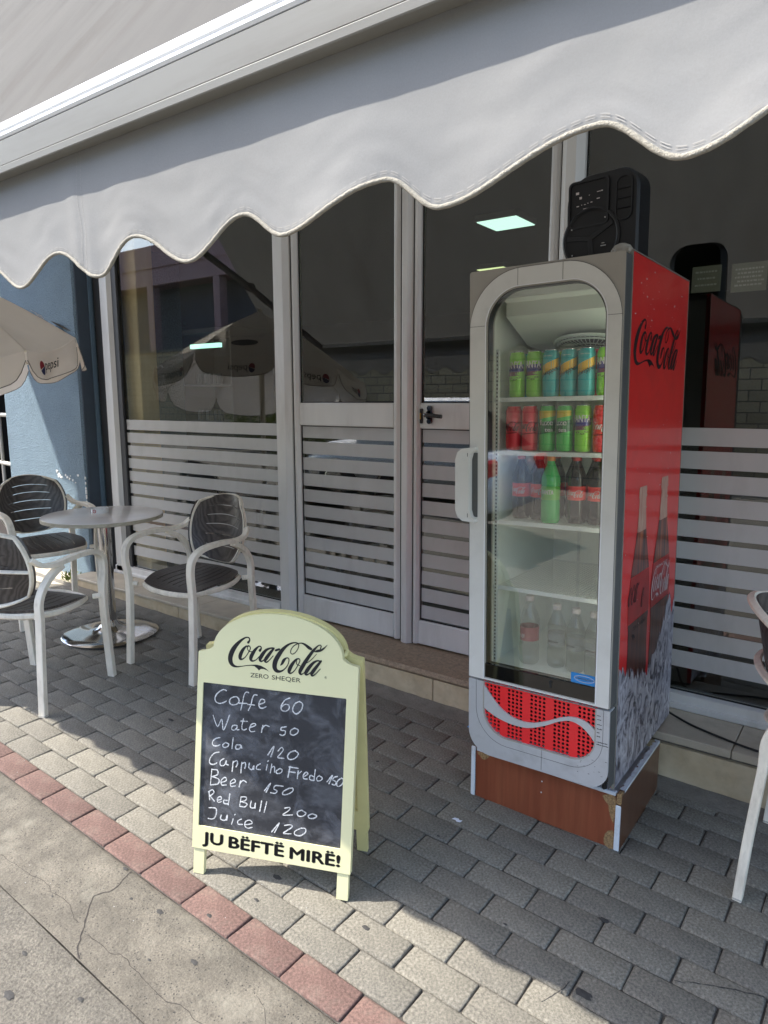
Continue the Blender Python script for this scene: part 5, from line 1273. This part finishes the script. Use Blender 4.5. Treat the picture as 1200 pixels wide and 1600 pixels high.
for k, kd in enumerate(row1):
    make_can(kd, what[kd] + ', %s from left on the top shelf' % ordw[k], fw(.092 + .0578*k, yy + .004*(k % 2), 1.208), random.uniform(-.25, .15), 'cans on the top shelf')
row2 = ['red', 'red', 'tea', 'tea', 'green', 'red']
for k, kd in enumerate(row2):
    make_can(kd, what[kd] + ', %s from left on the second shelf' % ordw[k], fw(.080 + .0590*k, yy + .003*((k+1) % 2), 1.036), (-.35, .05, .3, -.2, .1, .45)[k], 'cans on the second shelf')
M['cola'] = mat('cola', (.018, .006, .005), .12, coat=.6)
M['pet_green'] = mat('green_pet', (.05, .42, .09), .15, coat=.5)
M['pet'] = glass('clear_pet', (.86, .88, .88), .06, .05)
M['water'] = mat('water_label_clear', (.42, .44, .44), .25, alpha=.35)
def make_bottle(kind, label, loc, group, sc=1.0):
    e = empty('plastic_bottle', loc, (0, -.018, random.uniform(-.4, .4))); tag(e, label, 'bottle', group)
    r, H = .0315*sc, .215*sc
    prof = [(.018*sc, 0), (r*.85, .002), (r, .012), (r*.97, .035), (r, .060), (r*.94, .075), (r*.94, .120*sc), (r, .128*sc), (r*.96, .150*sc), (r*.62, .178*sc), (.0125, .196*sc), (.0125, H)]
    m = {'cola': M['cola'], 'green': M['pet_green'], 'water': M['pet']}[kind]
    b = MB(); b.lathe(prof, 24); body = b.build('body', m, e, smooth=True)
    b = MB(); b.lathe([(.0135, H-.012), (.0142, H-.011), (.0142, H+.004), (.012, H+.006)], 18); b.build('cap', can_mat('capred', (.55, .02, .02)) if kind == 'cola' else can_mat('caporange', (.60, .18, .02)) if kind == 'green' else M['white_print'], e, smooth=True)
    z0, z1 = .078*sc, (.132 if kind == 'cola' else .122)*sc
    b = MB(); b.lathe([(r*.94+.0007, z0), (r*.94+.0007, z1)], 24, cap=False)
    lb = b.build('label', can_mat('labelred', (.82, .06, .045), 0) if kind in ('cola',) else can_mat('labelgreen', (.10, .40, .03), 0) if kind == 'green' else (can_mat('labelred2', (.28, .03, .04), 0) if 'red' in label else M['water']), e, smooth=True)
    w = wrap(r*.94+.0009); q = MB()
    if kind == 'cola': strokes(q, [[(-.030+p[0]*.060, z0+.010+p[1]*.075, p[2]*.07) for p in st] for st in LOGO], w, n=4)
    elif kind == 'green': text(q, 'FANTA', w, -.012, z0+.018, width=.040, cap=.014, bold=.012)
    elif 'red' in label: text(q, 'UJI', w, -.018, z0+.012, width=.02, cap=.012)
    else: text(q, 'QAFSHTAMA', w, -.020, z0+.012, width=.040, cap=.007, bold=.01)
    q.build('label_print', M['white_print'] if not (kind == 'water' and 'red' not in label) else M['ink'], lb)
    return e
for k, (x, y, kd) in enumerate(((.088, .20, 'cola'), (.152, .205, 'cola'), (.210, .160, 'green'), (.285, .195, 'cola'), (.350, .200, 'cola'))):
    make_bottle(kd, ('small cola bottle with red label, ' if kd == 'cola' else 'green soda bottle with orange cap, ') + ordw[k] + ' from left on the third shelf', fw(x, y, .800), 'bottles on the third shelf')
for k, (x, y) in enumerate(((.120, .275), (.183, .27), (.248, .275), (.318, .27), (.385, .275))):
    make_bottle('cola', 'small cola bottle, ' + ordw[k] + ' from left in the third shelf back row', fw(x, y, .800), 'bottles on the third shelf')
for k, kd in enumerate(['teal', 'green', 'green', 'teal', 'red', 'teal']):
    make_can(kd, what[kd] + ', %s from left in the top shelf back row' % ordw[k], fw(.105 + .0578*k, yy + .075, 1.208), .2*k, 'cans on the top shelf')
make_bottle('water', 'clear water bottle with dark red label, alone at the left of the cooler floor', fw(.135, .18, .301), 'water bottles on the cooler floor', 1.08)
for k, (x, y) in enumerate(((.225, .20), (.295, .19), (.362, .18))):
    make_bottle('water', 'clear water bottle with pale label, %s of three grouped on the cooler floor' % ('left', 'middle', 'right')[k], fw(x, y, .301), 'water bottles on the cooler floor', .98)

# ------------------------------------------------------------------ party speaker on the cooler
sp = empty('loudspeaker', (-.775, 2.24, 1.9035), (0, -.018, radians(-6))); tag(sp, 'black portable loudspeaker with handle slots standing on top of the cooler', 'speaker')
w2, H, D = .116, .278, .105
o_ = rrect(-w2, w2, 0, H, .05, 10, rs=(.022, .022, .060, .078)); 
b = MB(); b.plate([o_], lambda x, z: Vector((x, -D/2+.008, z)), (0, D-.03, 0))
o2 = [(x*.94, .006+(z)*.965) for x, z in o_]
n_ = len(o_); v = [(x, -D/2+.008, z) for x, z in o_] + [(x, -D/2, z) for x, z in o2]; b.add(v, [(i, (i+1) % n_, n_+(i+1) % n_, n_+i) for i in range(n_)] + [tuple(range(n_, 2*n_))])
v = [(x, D/2-.022, z) for x, z in o_] + [(x*.8, D/2, z*.95+.008) for x, z in o_]; b.add(v, [(i, (i+1) % n_, n_+(i+1) % n_, n_+i) for i in range(n_)] + [tuple(range(n_, 2*n_))])
bd = b.build('cabinet', M['speaker'], sp, smooth=30)
F = lambda x, z, h=0: Vector((x, -D/2-.0008-h, z))
b = MB(); b.plate([rrect(-.100, .020, .130, .258, .012)], F, (0, -.0016, 0)); b.build('control_panel', M['speaker_dk'], sp)
b = MB()
rim = rrect(-.106, .026, .124, .264, .016); b.plate([rim, rrect(-.100, .020, .130, .258, .012)], F, (0, -.006, 0)); b.build('panel_rim', M['speaker'], sp)
b = MB(); rnd = random.Random(2)
for (x, z, w) in ((-.083, .226, .010), (-.071, .211, .008), (-.040, .217, .003), (-.014, .222, .012), (-.001, .222, .006), (-.080, .190, .008), (-.064, .192, .002), (-.055, .192, .005), (-.044, .194, .003), (-.034, .195, .006), (-.014, .202, .010), (-.058, .180, .020)):
    b.box(x, x+w, -D/2-.0032, -D/2-.0028, z, z+rnd.uniform(.0015, .003) + (.004 if x < -.07 and z > .2 else 0))
b.build('panel_print', M['white_print'], sp)
b = MB(); o = [( .072+.020*cos(a), .195+.052*sin(a)) for a in [2*pi*k/24 for k in range(24)]]; o = rrect(.050, .094, .130, .250, .020)
b.plate([o], F, (0, -.001, 0)); b.build('grip_slot', M['speaker_dk'], sp)
b = MB()
for z in (.158, .186, .214): b.box(.051, .093, -D/2-.0055, -D/2-.001, z, z+.0045, .002)
b.plate([rrect(.046, .098, .126, .254, .022), o], F, (0, -.004, 0)); b.build('grip_rib', M['speaker'], sp)
b = MB(); b.lathe([(.094, 0), (.094, -.005), (.088, -.009), (.082, -.004)], 40, (-.030, -D/2, .088), 'Y', cap=False); b.build('woofer_rim', M['speaker'], sp, smooth=True)
b = MB(); b.lathe([(.084, -.003), (.080, -.003), (.030, -.006), (0, -.006)], 40, (-.030, -D/2, .088), 'Y', cap=False); wf = b.build('woofer_grille', M['speaker_dk'], sp, smooth=True)
b = MB()
for a in (30, 172, 275): b.sweep([(-.030, -D/2-.0075, .088), (-.030+.080*cos(radians(a)), -D/2-.0055, .088+.080*sin(radians(a)))], .016, .003, (0, 1, 0))
b.build('woofer_bar', M['speaker'], wf)
b = MB()
for a in (50, 150, 215, 310): b.lathe([(.0022, -.0075), (.0022, -.006)], 8, (-.030+.072*cos(radians(a)), -D/2, .088+.072*sin(radians(a))), 'Y')
b.box(.005, .022, -D/2-.008, -D/2-.0075, .060, .063); b.box(.008, .017, -D/2-.008, -D/2-.0075, .068, .070)
b.build('woofer_screw', M['film'], wf)
# power cable
b = MB(); P = cr([(-.66, 2.66, .37), (-.62, 2.70, .31), (-.56, 2.69, .2905), (-.50, 2.655, .2905), (-.42, 2.625, .2905), (-.33, 2.597, .2905), (-.25, 2.587, .2905), (-.12, 2.60, .2905), (.2, 2.66, .2905), (.8, 2.70, .2905)], 8)
b.tube(P, .0042, 8); tag(b.build('power_cable', M['cable'], smooth=True), 'black power cable running along the sill from behind the cooler', 'cable')
# ------------------------------------------------------------------ chairs
def squircle(a, c, k=.62): return a*math.sqrt(max(0, 1-.5*k*c*c)), c*math.sqrt(max(0, 1-.5*k*a*a))
def slotted(b, mapf, slots, nx=36, imin=6, imax=30, th=.010, extra=3):
    """panel over [-1,1]^2 with slots (list of (v0,v1)) as real openings"""
    vs_ = [-1.0]
    for (a, c) in slots: vs_ += [a, c]
    vs_ += [1.0]
    rows = []
    for i in range(len(vs_)-1):
        is_slot = i % 2 == 1; m = 1 if is_slot else extra
        for q in range(m): rows.append((vs_[i] + (vs_[i+1]-vs_[i])*q/m, vs_[i] + (vs_[i+1]-vs_[i])*(q+1)/m, is_slot))
    cell = set(); ny = len(rows); ycoord = [r[0] for r in rows] + [1.0]
    for j, r in enumerate(rows):
        for i in range(nx):
            if r[2] and imin <= i < imax: continue
            cell.add((i, j))
    P = {}
    V = []; F = []
    def vid(i, j, s):
        if (i, j, s) not in P:
            u = -1 + 2*i/nx; P[(i, j, s)] = len(V); V.append(tuple(mapf(u, ycoord[j], s*th)))
        return P[(i, j, s)]
    for (i, j) in cell:
        F.append((vid(i, j, 0), vid(i+1, j, 0), vid(i+1, j+1, 0), vid(i, j+1, 0)))
        F.append((vid(i, j+1, 1), vid(i+1, j+1, 1), vid(i+1, j, 1), vid(i, j, 1)))
        for (di, dj, a, c) in ((-1, 0, (0, 0), (0, 1)), (1, 0, (1, 0), (1, 1)), (0, -1, (0, 0), (1, 0)), (0, 1, (0, 1), (1, 1))):
            if (i+di, j+dj) not in cell:
                F.append((vid(i+a[0], j+a[1], 0), vid(i+c[0], j+c[1], 0), vid(i+c[0], j+c[1], 1), vid(i+a[0], j+a[1], 1)))
    b.add(V, F)
def make_chair(loc, rot, label):
    # faces local -Y, origin on the ground between the feet
    e = empty('armchair', loc, rot); tag(e, label, 'chair', 'dark slatted armchairs with pale metal frames')
    b = MB()
    def seat(u, v, h):
        x, y = squircle(u, v, .75); y = y + .0
        zz = .447 - .014*(1-x*x)*(1-.3*y) + .012*max(0, -v)**3*-1
        return (x*.218*(1+.03*(-v)), y*.208 - .005 + .0, zz + h + (.012*v*v if v > 0 else -.010*v*v))
    # seat slots run front to back: swap axes
    slotted(b, lambda u, v, h: seat(v*1.0, u, h), [(-.66, -.63), (-.43, -.40), (-.22, -.19), (-.015, .015), (.19, .22), (.40, .43), (.63, .66)], 30, 6, 28, .012, 2)
    b.build('seat', M['slat'], e, smooth=28)
    # back panel: curved across, leaning back; local: v=-1 bottom .. 1 top
    def back(u, v, h):
        x, z = squircle(u, v, .78); zz = .665 + z*.178; bow = .075*(u*u)      # wraps forward at the sides
        yb = .205 + (zz-.5)*.22 - bow
        arc = .020*(1-u*u)*(1-v*v)*1.2
        n = Vector((-2*.075*u/.215, 1, -.22)).normalized()
        return Vector((x*(.208+.010*z), yb, zz + arc*.9)) + n*h
    b = MB(); slotted(b, back, [(-.62, -.595), (-.32, -.295), (-.02, .005), (.28, .305), (.58, .605)], 36, 7, 29, .009, 2)
    b.build('backrest', M['slat'], e, smooth=28)
    # rim behind the back panel
    P = []
    for k in range(64):
        a = 2*pi*k/64; c, s = cos(a), sin(a); q = max(abs(c), abs(s)); u, v = c/q, s/q
        P.append(back(u*1.0, v*1.0, .010+.009))
    b = MB(); b.sweep(P, .012, .024, (0, 1, -.22), closed=True, r=.35); bf = b.build('back_frame', M['chair_alu'], e, smooth=28)
    P = [back(u, -.12, .028) for u in [-1.0+2*i/16 for i in range(17)]]
    b = MB(); b.sweep(P, .022, .010, (0, .3, 1), r=.35); b.build('back_brace', M['chair_alu'], bf, smooth=28)
    for s in (-1, 1):
        # one piece: front leg, arm, running back to the rim
        pts = cr([(s*.236, -.236, 0), (s*.236, -.222, .20), (s*.236, -.212, .42), (s*.242, -.222, .56), (s*.246, -.205, .625), (s*.248, -.145, .660), (s*.250, -.03, .668), (s*.246, .08, .660), (s*.232, .15, .668), (s*.212, .190, .70)], 7)
        b = MB(); tp = [1.0 if i < 25 else 1.0 - .28*(i-25)/(len(pts)-25) for i in range(len(pts))]
        b.sweep(pts, .026, .037, (s*1.0, 0.0, .02), taper=tp, r=.1)
        b.build('front_leg_and_arm', M['chair_alu'], e, smooth=28)
        pts = cr([(s*.225, .215, 0), (s*.228, .205, .20), (s*.230, .190, .42), (s*.232, .185, .52), (s*.240, .135, .60), (s*.246, .055, .648)], 6)
        b = MB(); b.sweep(pts, .025, .034, (s*1.0, .0, .02), r=.1); b.build('rear_leg', M['chair_alu'], e, smooth=28)
        for (x, y) in ((s*.236, -.236), (s*.225, .215)):
            b = MB(); b.box(x-.018, x+.018, y-.0125, y+.0125, .0005, .010, .003); b.build('foot_cap', M['rail'], e)
    # seat rail ring
    P = []
    for k in range(56):
        a = 2*pi*k/56; c, s = cos(a), sin(a); q = max(abs(c), abs(s)); u, v = c/q, s/q
        x, y = squircle(u, v, .75); P.append((x*.222, y*.205-.004, .428 + (.010*v*v if v > 0 else -.008*v*v)))
    b = MB(); b.sweep(P, .018, .026, (0, 0, 1), closed=True, r=.35)
    for s in (-1, 1):
        b.sweep([(s*.20, -.185, .424), (s*.236, -.205, .428)], .022, .024, (0, 0, 1)); b.sweep([(s*.19, .165, .434), (s*.229, .19, .44)], .022, .024, (0, 0, 1))
    b.build('seat_rail', M['chair_alu'], e, smooth=28)
    b = MB()
    for (x, y) in ((.10, -.16), (-.10, -.16), (.10, .14), (-.10, .14)): b.lathe([(.008, -.018), (.008, 0)], 8, (x, y, .425))
    b.build('seat_stud', M['rail'], e)
    return e
def place(o, x, y, rz, label=None):
    n = GM @ Vector((0, 0, 1)); tilt = Vector((0, 0, 1)).rotation_difference(n).to_matrix()
    o.rotation_euler = (tilt @ Matrix.Rotation(rz, 3, 'Z')).to_euler(); o.location = (x, y, gz(x, y) + .0012)
    if label: o['label'] = label
c0 = make_chair((0, 0, 0), (0, 0, 0), 'dark slatted armchair facing the street, right of the round table')
place(c0, -2.880, 2.245, radians(3))
for x, y, rz, lab in ((-3.185, 1.55, radians(200), 'dark slatted armchair seen from behind, nearest the camera left of the menu board'),
                      (-4.20, 2.17, radians(80), 'dark slatted armchair in front of the blue pillar, its black backrest against the sunlit wall'),
                      (-.018, 2.272, radians(88), 'dark slatted armchair cut off by the right edge of the photo')):
    c = dup(c0); place(c, x, y, rz, lab)

# ------------------------------------------------------------------ round table and ashtray
TX, TY = -3.575, 2.185; tz = gz(TX, TY)
t = empty('round_table', (TX, TY, tz)); tag(t, 'round pale table with worn edge on a chrome pedestal between the armchairs', 'table')
b = MB(); b.lathe([(.315, .676), (.325, .679), (.325, .6965), (.3235, .6980)], 72, cap=True); b.build('edge', M['tableedge'], t, smooth=True)
b = MB(); b.lathe([(.3238, .6981), (.3232, .7000), (.321, .7008), (0, .7008)], 72, cap=False); b.build('tabletop', M['tabletop'], t, smooth=True)
b = MB(); b.lathe([(.036, .02), (.036, .672), (.06, .675)], 32); b.build('column', M['chrome'], t, smooth=True)
b = MB(); b.lathe([(.262, 0), (.265, .006), (.258, .011), (.20, .017), (.12, .026), (.07, .040), (.05, .060), (.038, .085)], 64); b.build('base', M['chrome'], t, smooth=True)
a = empty('ashtray', (-3.640, 2.205, tz+.7008)); tag(a, 'small white round ashtray with a red emblem on the table', 'ashtray')
b = MB(); b.lathe([(0, 0), (.046, 0), (.048, .003), (.048, .026), (.046, .028), (.043, .026), (.042, .008), (0, .007)], 40, cap=False)
b.v = [(x, y, z - (.008 if z > .02 and min(abs(math.atan2(y, x)-k) for k in (-.2, 1.9, -2.3)) < .10 else 0)) for x, y, z in b.v]
M['ceramic'] = mat('ceramic', (.72, .71, .69), .25, coat=.4); o = b.build('bowl', M['ceramic'], a, smooth=True)
def am(x, y, h=0): A = radians(-68) + x/.048; return Vector(((.0484+h)*cos(A), (.0484+h)*sin(A), y))
b = MB(); b.plate([[(.011*cos(q*pi/9), .0145+.0105*sin(q*pi/9)) for q in range(18)]], am, (.0002, -.0002, 0)); b.build('emblem', can_mat('ashred', (.38, .02, .02), 0), o)
b = MB(); 
for (x, y, w) in ((-.008, .015, .007), (.001, .0145, .007), (-.006, .0105, .012)): b.plate([[(x, y), (x+w, y), (x+w, y+.002), (x, y+.002)]], lambda p, q: am(p, q, .0006), (0, 0, .0001))
b.build('emblem_print', M['white_print'], o)

# ------------------------------------------------------------------ weed at the foot of the pillar, pale patch of ground
b = MB(); rnd = random.Random(4)
wx, wy = -4.72, 2.60; wz = gz(wx, wy)
for k in range(170):
    a = rnd.uniform(0, 2*pi); el = rnd.uniform(.15, 1.4); L = rnd.uniform(.03, .085); o = Vector((wx+rnd.gauss(0, .025), wy+rnd.gauss(0, .018), wz))
    d = Vector((cos(a)*cos(el), sin(a)*cos(el), sin(el))); p = o + d*L; s = d.cross(Vector((0, 0, 1))).normalized()*rnd.uniform(.004, .009); u = d*rnd.uniform(.010, .02)
    b.add([tuple(p-u), tuple(p+s), tuple(p+u), tuple(p-s)], [(0, 1, 2, 3)])
w = empty('weed', (wx, wy, wz)); tag(w, 'small green weed growing at the foot of the blue pillar', 'plant')
child(b, 'foliage', M['leaf'], w)['kind'] = 'stuff'
b = MB(); b.tube([(wx, wy, wz-.01), (wx+.01, wy, wz+.05)], .003, 5); child(b, 'stem', M['bark'], w)
b = MB(); vs = [tuple(Vector((x, y, gz(x, y)+.0035))) for x, y in [(-5.9, 2.35), (-5.2, 2.42), (-4.78, 2.47), (-4.64, 2.56), (-4.63, 2.70), (-5.9, 2.70)]]
b.add(vs, [tuple(range(6))]); b.build('mortar_fillet', M['tile'], pave)

# ------------------------------------------------------------------ beyond the pillar and across the street
M['blockwall'] = mat('block_wall', (.42, .35, .24), .9)
mm = M['blockwall'].node_tree; bs = mm.nodes['Principled BSDF']; br = mm.nodes.new('ShaderNodeTexBrick'); tc = mm.nodes.new('ShaderNodeTexCoord'); mp_ = mm.nodes.new('ShaderNodeMapping')
mp_.inputs['Rotation'].default_value = (pi/2, 0, 0); mm.links.new(tc.outputs['Object'], mp_.inputs[0]); mm.links.new(mp_.outputs[0], br.inputs['Vector'])
br.inputs['Scale'].default_value = 1.0; br.inputs['Brick Width'].default_value = .42; br.inputs['Row Height'].default_value = .21; br.inputs['Mortar Size'].default_value = .012
br.inputs['Color1'].default_value = (.47, .37, .23, 1); br.inputs['Color2'].default_value = (.36, .28, .17, 1); br.inputs['Mortar'].default_value = (.14, .11, .08, 1)
mm.links.new(br.outputs['Color'], bs.inputs['Base Color'])
def gzz(x, y): return gz(max(-12, min(12, x)), max(-9, y))
e = empty('block_wall', (-6, -9.2, gzz(-6, -9))); tag(e, 'beige block wall across the street, seen reflected in the glass', 'wall')
b = MB(); b.box(-30, 8, -9.5, -9.2, -1, 3.1); child(b, 'wall', M['blockwall'], e); b = MB(); b.box(-30, 8.1, -9.55, -9.15, 3.1, 3.18); child(b, 'coping', M['cement'], e)
e = empty('opposite_building', (-12, -12.5, -.2)); tag(e, 'pink rendered building across the street with a deep shaded gallery', 'building')
b = MB(); b.box(-34, 2, -16, -12.5, -1, 5.9); child(b, 'wall', M['darkwall'], e)
b = MB(); b.box(-34, 2, -16, -11.6, 5.9, 7.4, .02); bb = child(b, 'fascia', M['pinkwall'], e)
b = MB(); b.box(-34, 2, -11.62, -11.55, 6.55, 6.63); child(b, 'string_course', M['pinkwall'], bb)
for k in range(9):
    b = MB(); x = -32 + k*3.9; b.box(x, x+.35, -11.95, -11.6, -1, 5.9, .01); child(b, 'column', M['pinkwall'], e)
    b = MB(); b.box(x+1.2, x+2.6, -12.49, -12.42, 1.0, 2.6); w_ = child(b, 'window', M['carglass'], e); b = MB(); b.box(x+1.12, x+2.68, -12.46, -12.40, 2.6, 2.68); b.box(x+1.12, x+2.68, -12.46, -12.38, .92, 1.0); child(b, 'window_frame', M['alu'], w_)
def bush(x, y, r, h, lab, m, seed, name='bush'):
    rnd = random.Random(seed); z = gzz(x, y); e = empty(name, (x, y, z)); tag(e, lab, name)
    b = MB()
    for k in range(int(2600*r)):
        p = Vector((rnd.gauss(0, 1), rnd.gauss(0, 1), rnd.gauss(0, 1))).normalized()*rnd.uniform(.35, 1)**.5
        c = Vector((x + p.x*r, y + p.y*r, z + h*.5 + p.z*h*.5)); s = rnd.uniform(.03, .07)
        u = Vector((rnd.gauss(0, 1), rnd.gauss(0, 1), rnd.gauss(0, 1))).normalized(); w = u.orthogonal().normalized()
        b.add([tuple(c-u*s), tuple(c+w*s*.5), tuple(c+u*s), tuple(c-w*s*.5)], [(0, 1, 2, 3)])
    child(b, 'foliage', m, e)['kind'] = 'stuff'
    b = MB(); b.tube([(x, y, z-.05), (x+.03, y, z+h*.3), (x-.05, y+.04, z+h*.6)], [.05, .04, .02], 7); child(b, 'stem', M['bark'], e)
bush(-9.6, -4.6, .8, 1.7, 'yellow green bush across the street, reflected in the left window', M['leaf'], 1)
bush(-3.6, -8.4, .9, 2.3, 'yellow green bush before the block wall, reflected beside the cooler', M['leaf'], 2)
bush(-13.5, -7.5, 1.1, 2.2, 'large yellow green bush further up the street', M['leaf'], 3)
bush(-8.4, 5.4, 1.1, 2.9, 'dark green shrub beyond the blue pillar at the left edge', M['leaf_dark'], 5)
bush(-10.6, 4.4, 1.2, 3.4, 'tall dark green shrub furthest behind the railing', M['leaf_dark'], 6)
e = empty('railing', (-7.6, 3.5, gzz(-7.6, 3.5))); tag(e, 'pale metal railing beyond the blue pillar at the left edge', 'railing')
zr = gzz(-7.6, 3.5)
for z in (.55, 1.05):
    b = MB(); b.tube([(-11, 3.9, zr+z+.05), (-5.9, 3.3, zr+z)], .022, 8); child(b, 'rail', M['rail'], e)
for k in range(8):
    b = MB(); x = -11 + k*.7; b.tube([(x, 3.9-.6*(x+11)/5.1, zr-.1), (x, 3.9-.6*(x+11)/5.1, zr+1.08)], .018, 8); child(b, 'post', M['rail'], e)
# parked car, seen only in reflections
cx, cy = -5.1, -2.7; cz = gzz(cx, cy) - .02
e = empty('parked_car', (cx, cy, cz), (0, 0, radians(1))); tag(e, 'white hatchback parked across the street, reflected in the doors and cooler glass', 'car')
LC = 4.0
sec = [(-2.0, .30, .55, .70), (-1.95, .28, .74, .78), (-1.6, .22, .88, .84), (-1.1, .20, .93, .86), (-.55, .20, .98, .87), (0, .20, 1.0, .87), (.8, .20, .98, .87), (1.5, .22, .96, .86), (1.9, .28, .90, .80), (2.0, .34, .70, .72)]
b = MB(); vs = []; m = 12
for (x, z0, z1, w) in sec:
    for q in range(m):
        a = 2*pi*q/m + pi/m; c, s = cos(a), sin(a); k = max(abs(c), abs(s)); k = 1/k*.55 + .45*1.08
        vs.append((x, c*k*w*.93, (z0+z1)/2 + s*k*(z1-z0)/2*.95))
b.add(vs, [(i*m+q, i*m+(q+1) % m, (i+1)*m+(q+1) % m, (i+1)*m+q) for i in range(len(sec)-1) for q in range(m)] + [tuple(range(m-1, -1, -1)), tuple((len(sec)-1)*m+q for q in range(m))])
b.build('body', M['carwhite'], e, smooth='all')
for nm, zt, ins, mt_ in (('cabin_glass', 1.36, 0, 'carglass'), ('roof', 1.47, .05, 'carwhite')):
    b = MB()
    if nm == 'roof': rings = [(-.30, 1.15, .60, 1.352), (-.22, 1.05, .57, 1.43), (-.05, .85, .48, 1.47)]
    else: rings = [(-1.05, 1.75, .80, .93), (-.45, 1.35, .68, 1.27), (-.28, 1.18, .62, 1.36)]
    vs = []
    for (xa, xb, w, z) in rings: vs += [(xa, -w, z), (xb, -w, z), (xb, w, z), (xa, w, z)]
    b.add(vs, [(4*i+q, 4*i+(q+1) % 4, 4*i+4+(q+1) % 4, 4*i+4+q) for i in range(2) for q in range(4)] + [(8, 9, 10, 11)])
    b.build(nm, M[mt_], e)
for x in (-1.28, 1.25):
    for y in (-.80, .80):
        b = MB(); b.lathe([(.18, -.09), (.29, -.10), (.31, -.07), (.31, .07), (.29, .10), (.18, .09)], 24, (x, y, .31), 'Y'); wh = b.build('wheel', M['rubber'], e, smooth=True)
        b = MB(); b.lathe([(0, -.105), (.17, -.10), (.19, -.095)], 16, (x, y, .31), 'Y', cap=False); b.lathe([(0, .105), (.17, .10), (.19, .095)], 16, (x, y, .31), 'Y', cap=False); b.build('rim', M['chrome'], wh)
for y in (-.58, .58):
    b = MB(); b.box(-2.0, -1.9, y-.16, y+.16, .62, .74, .03); b.build('headlight', M['film'], e)
    b = MB(); b.box(1.93, 2.0, y-.13, y+.13, .68, .86, .03); b.build('tail_light', M['grille_red'], e)
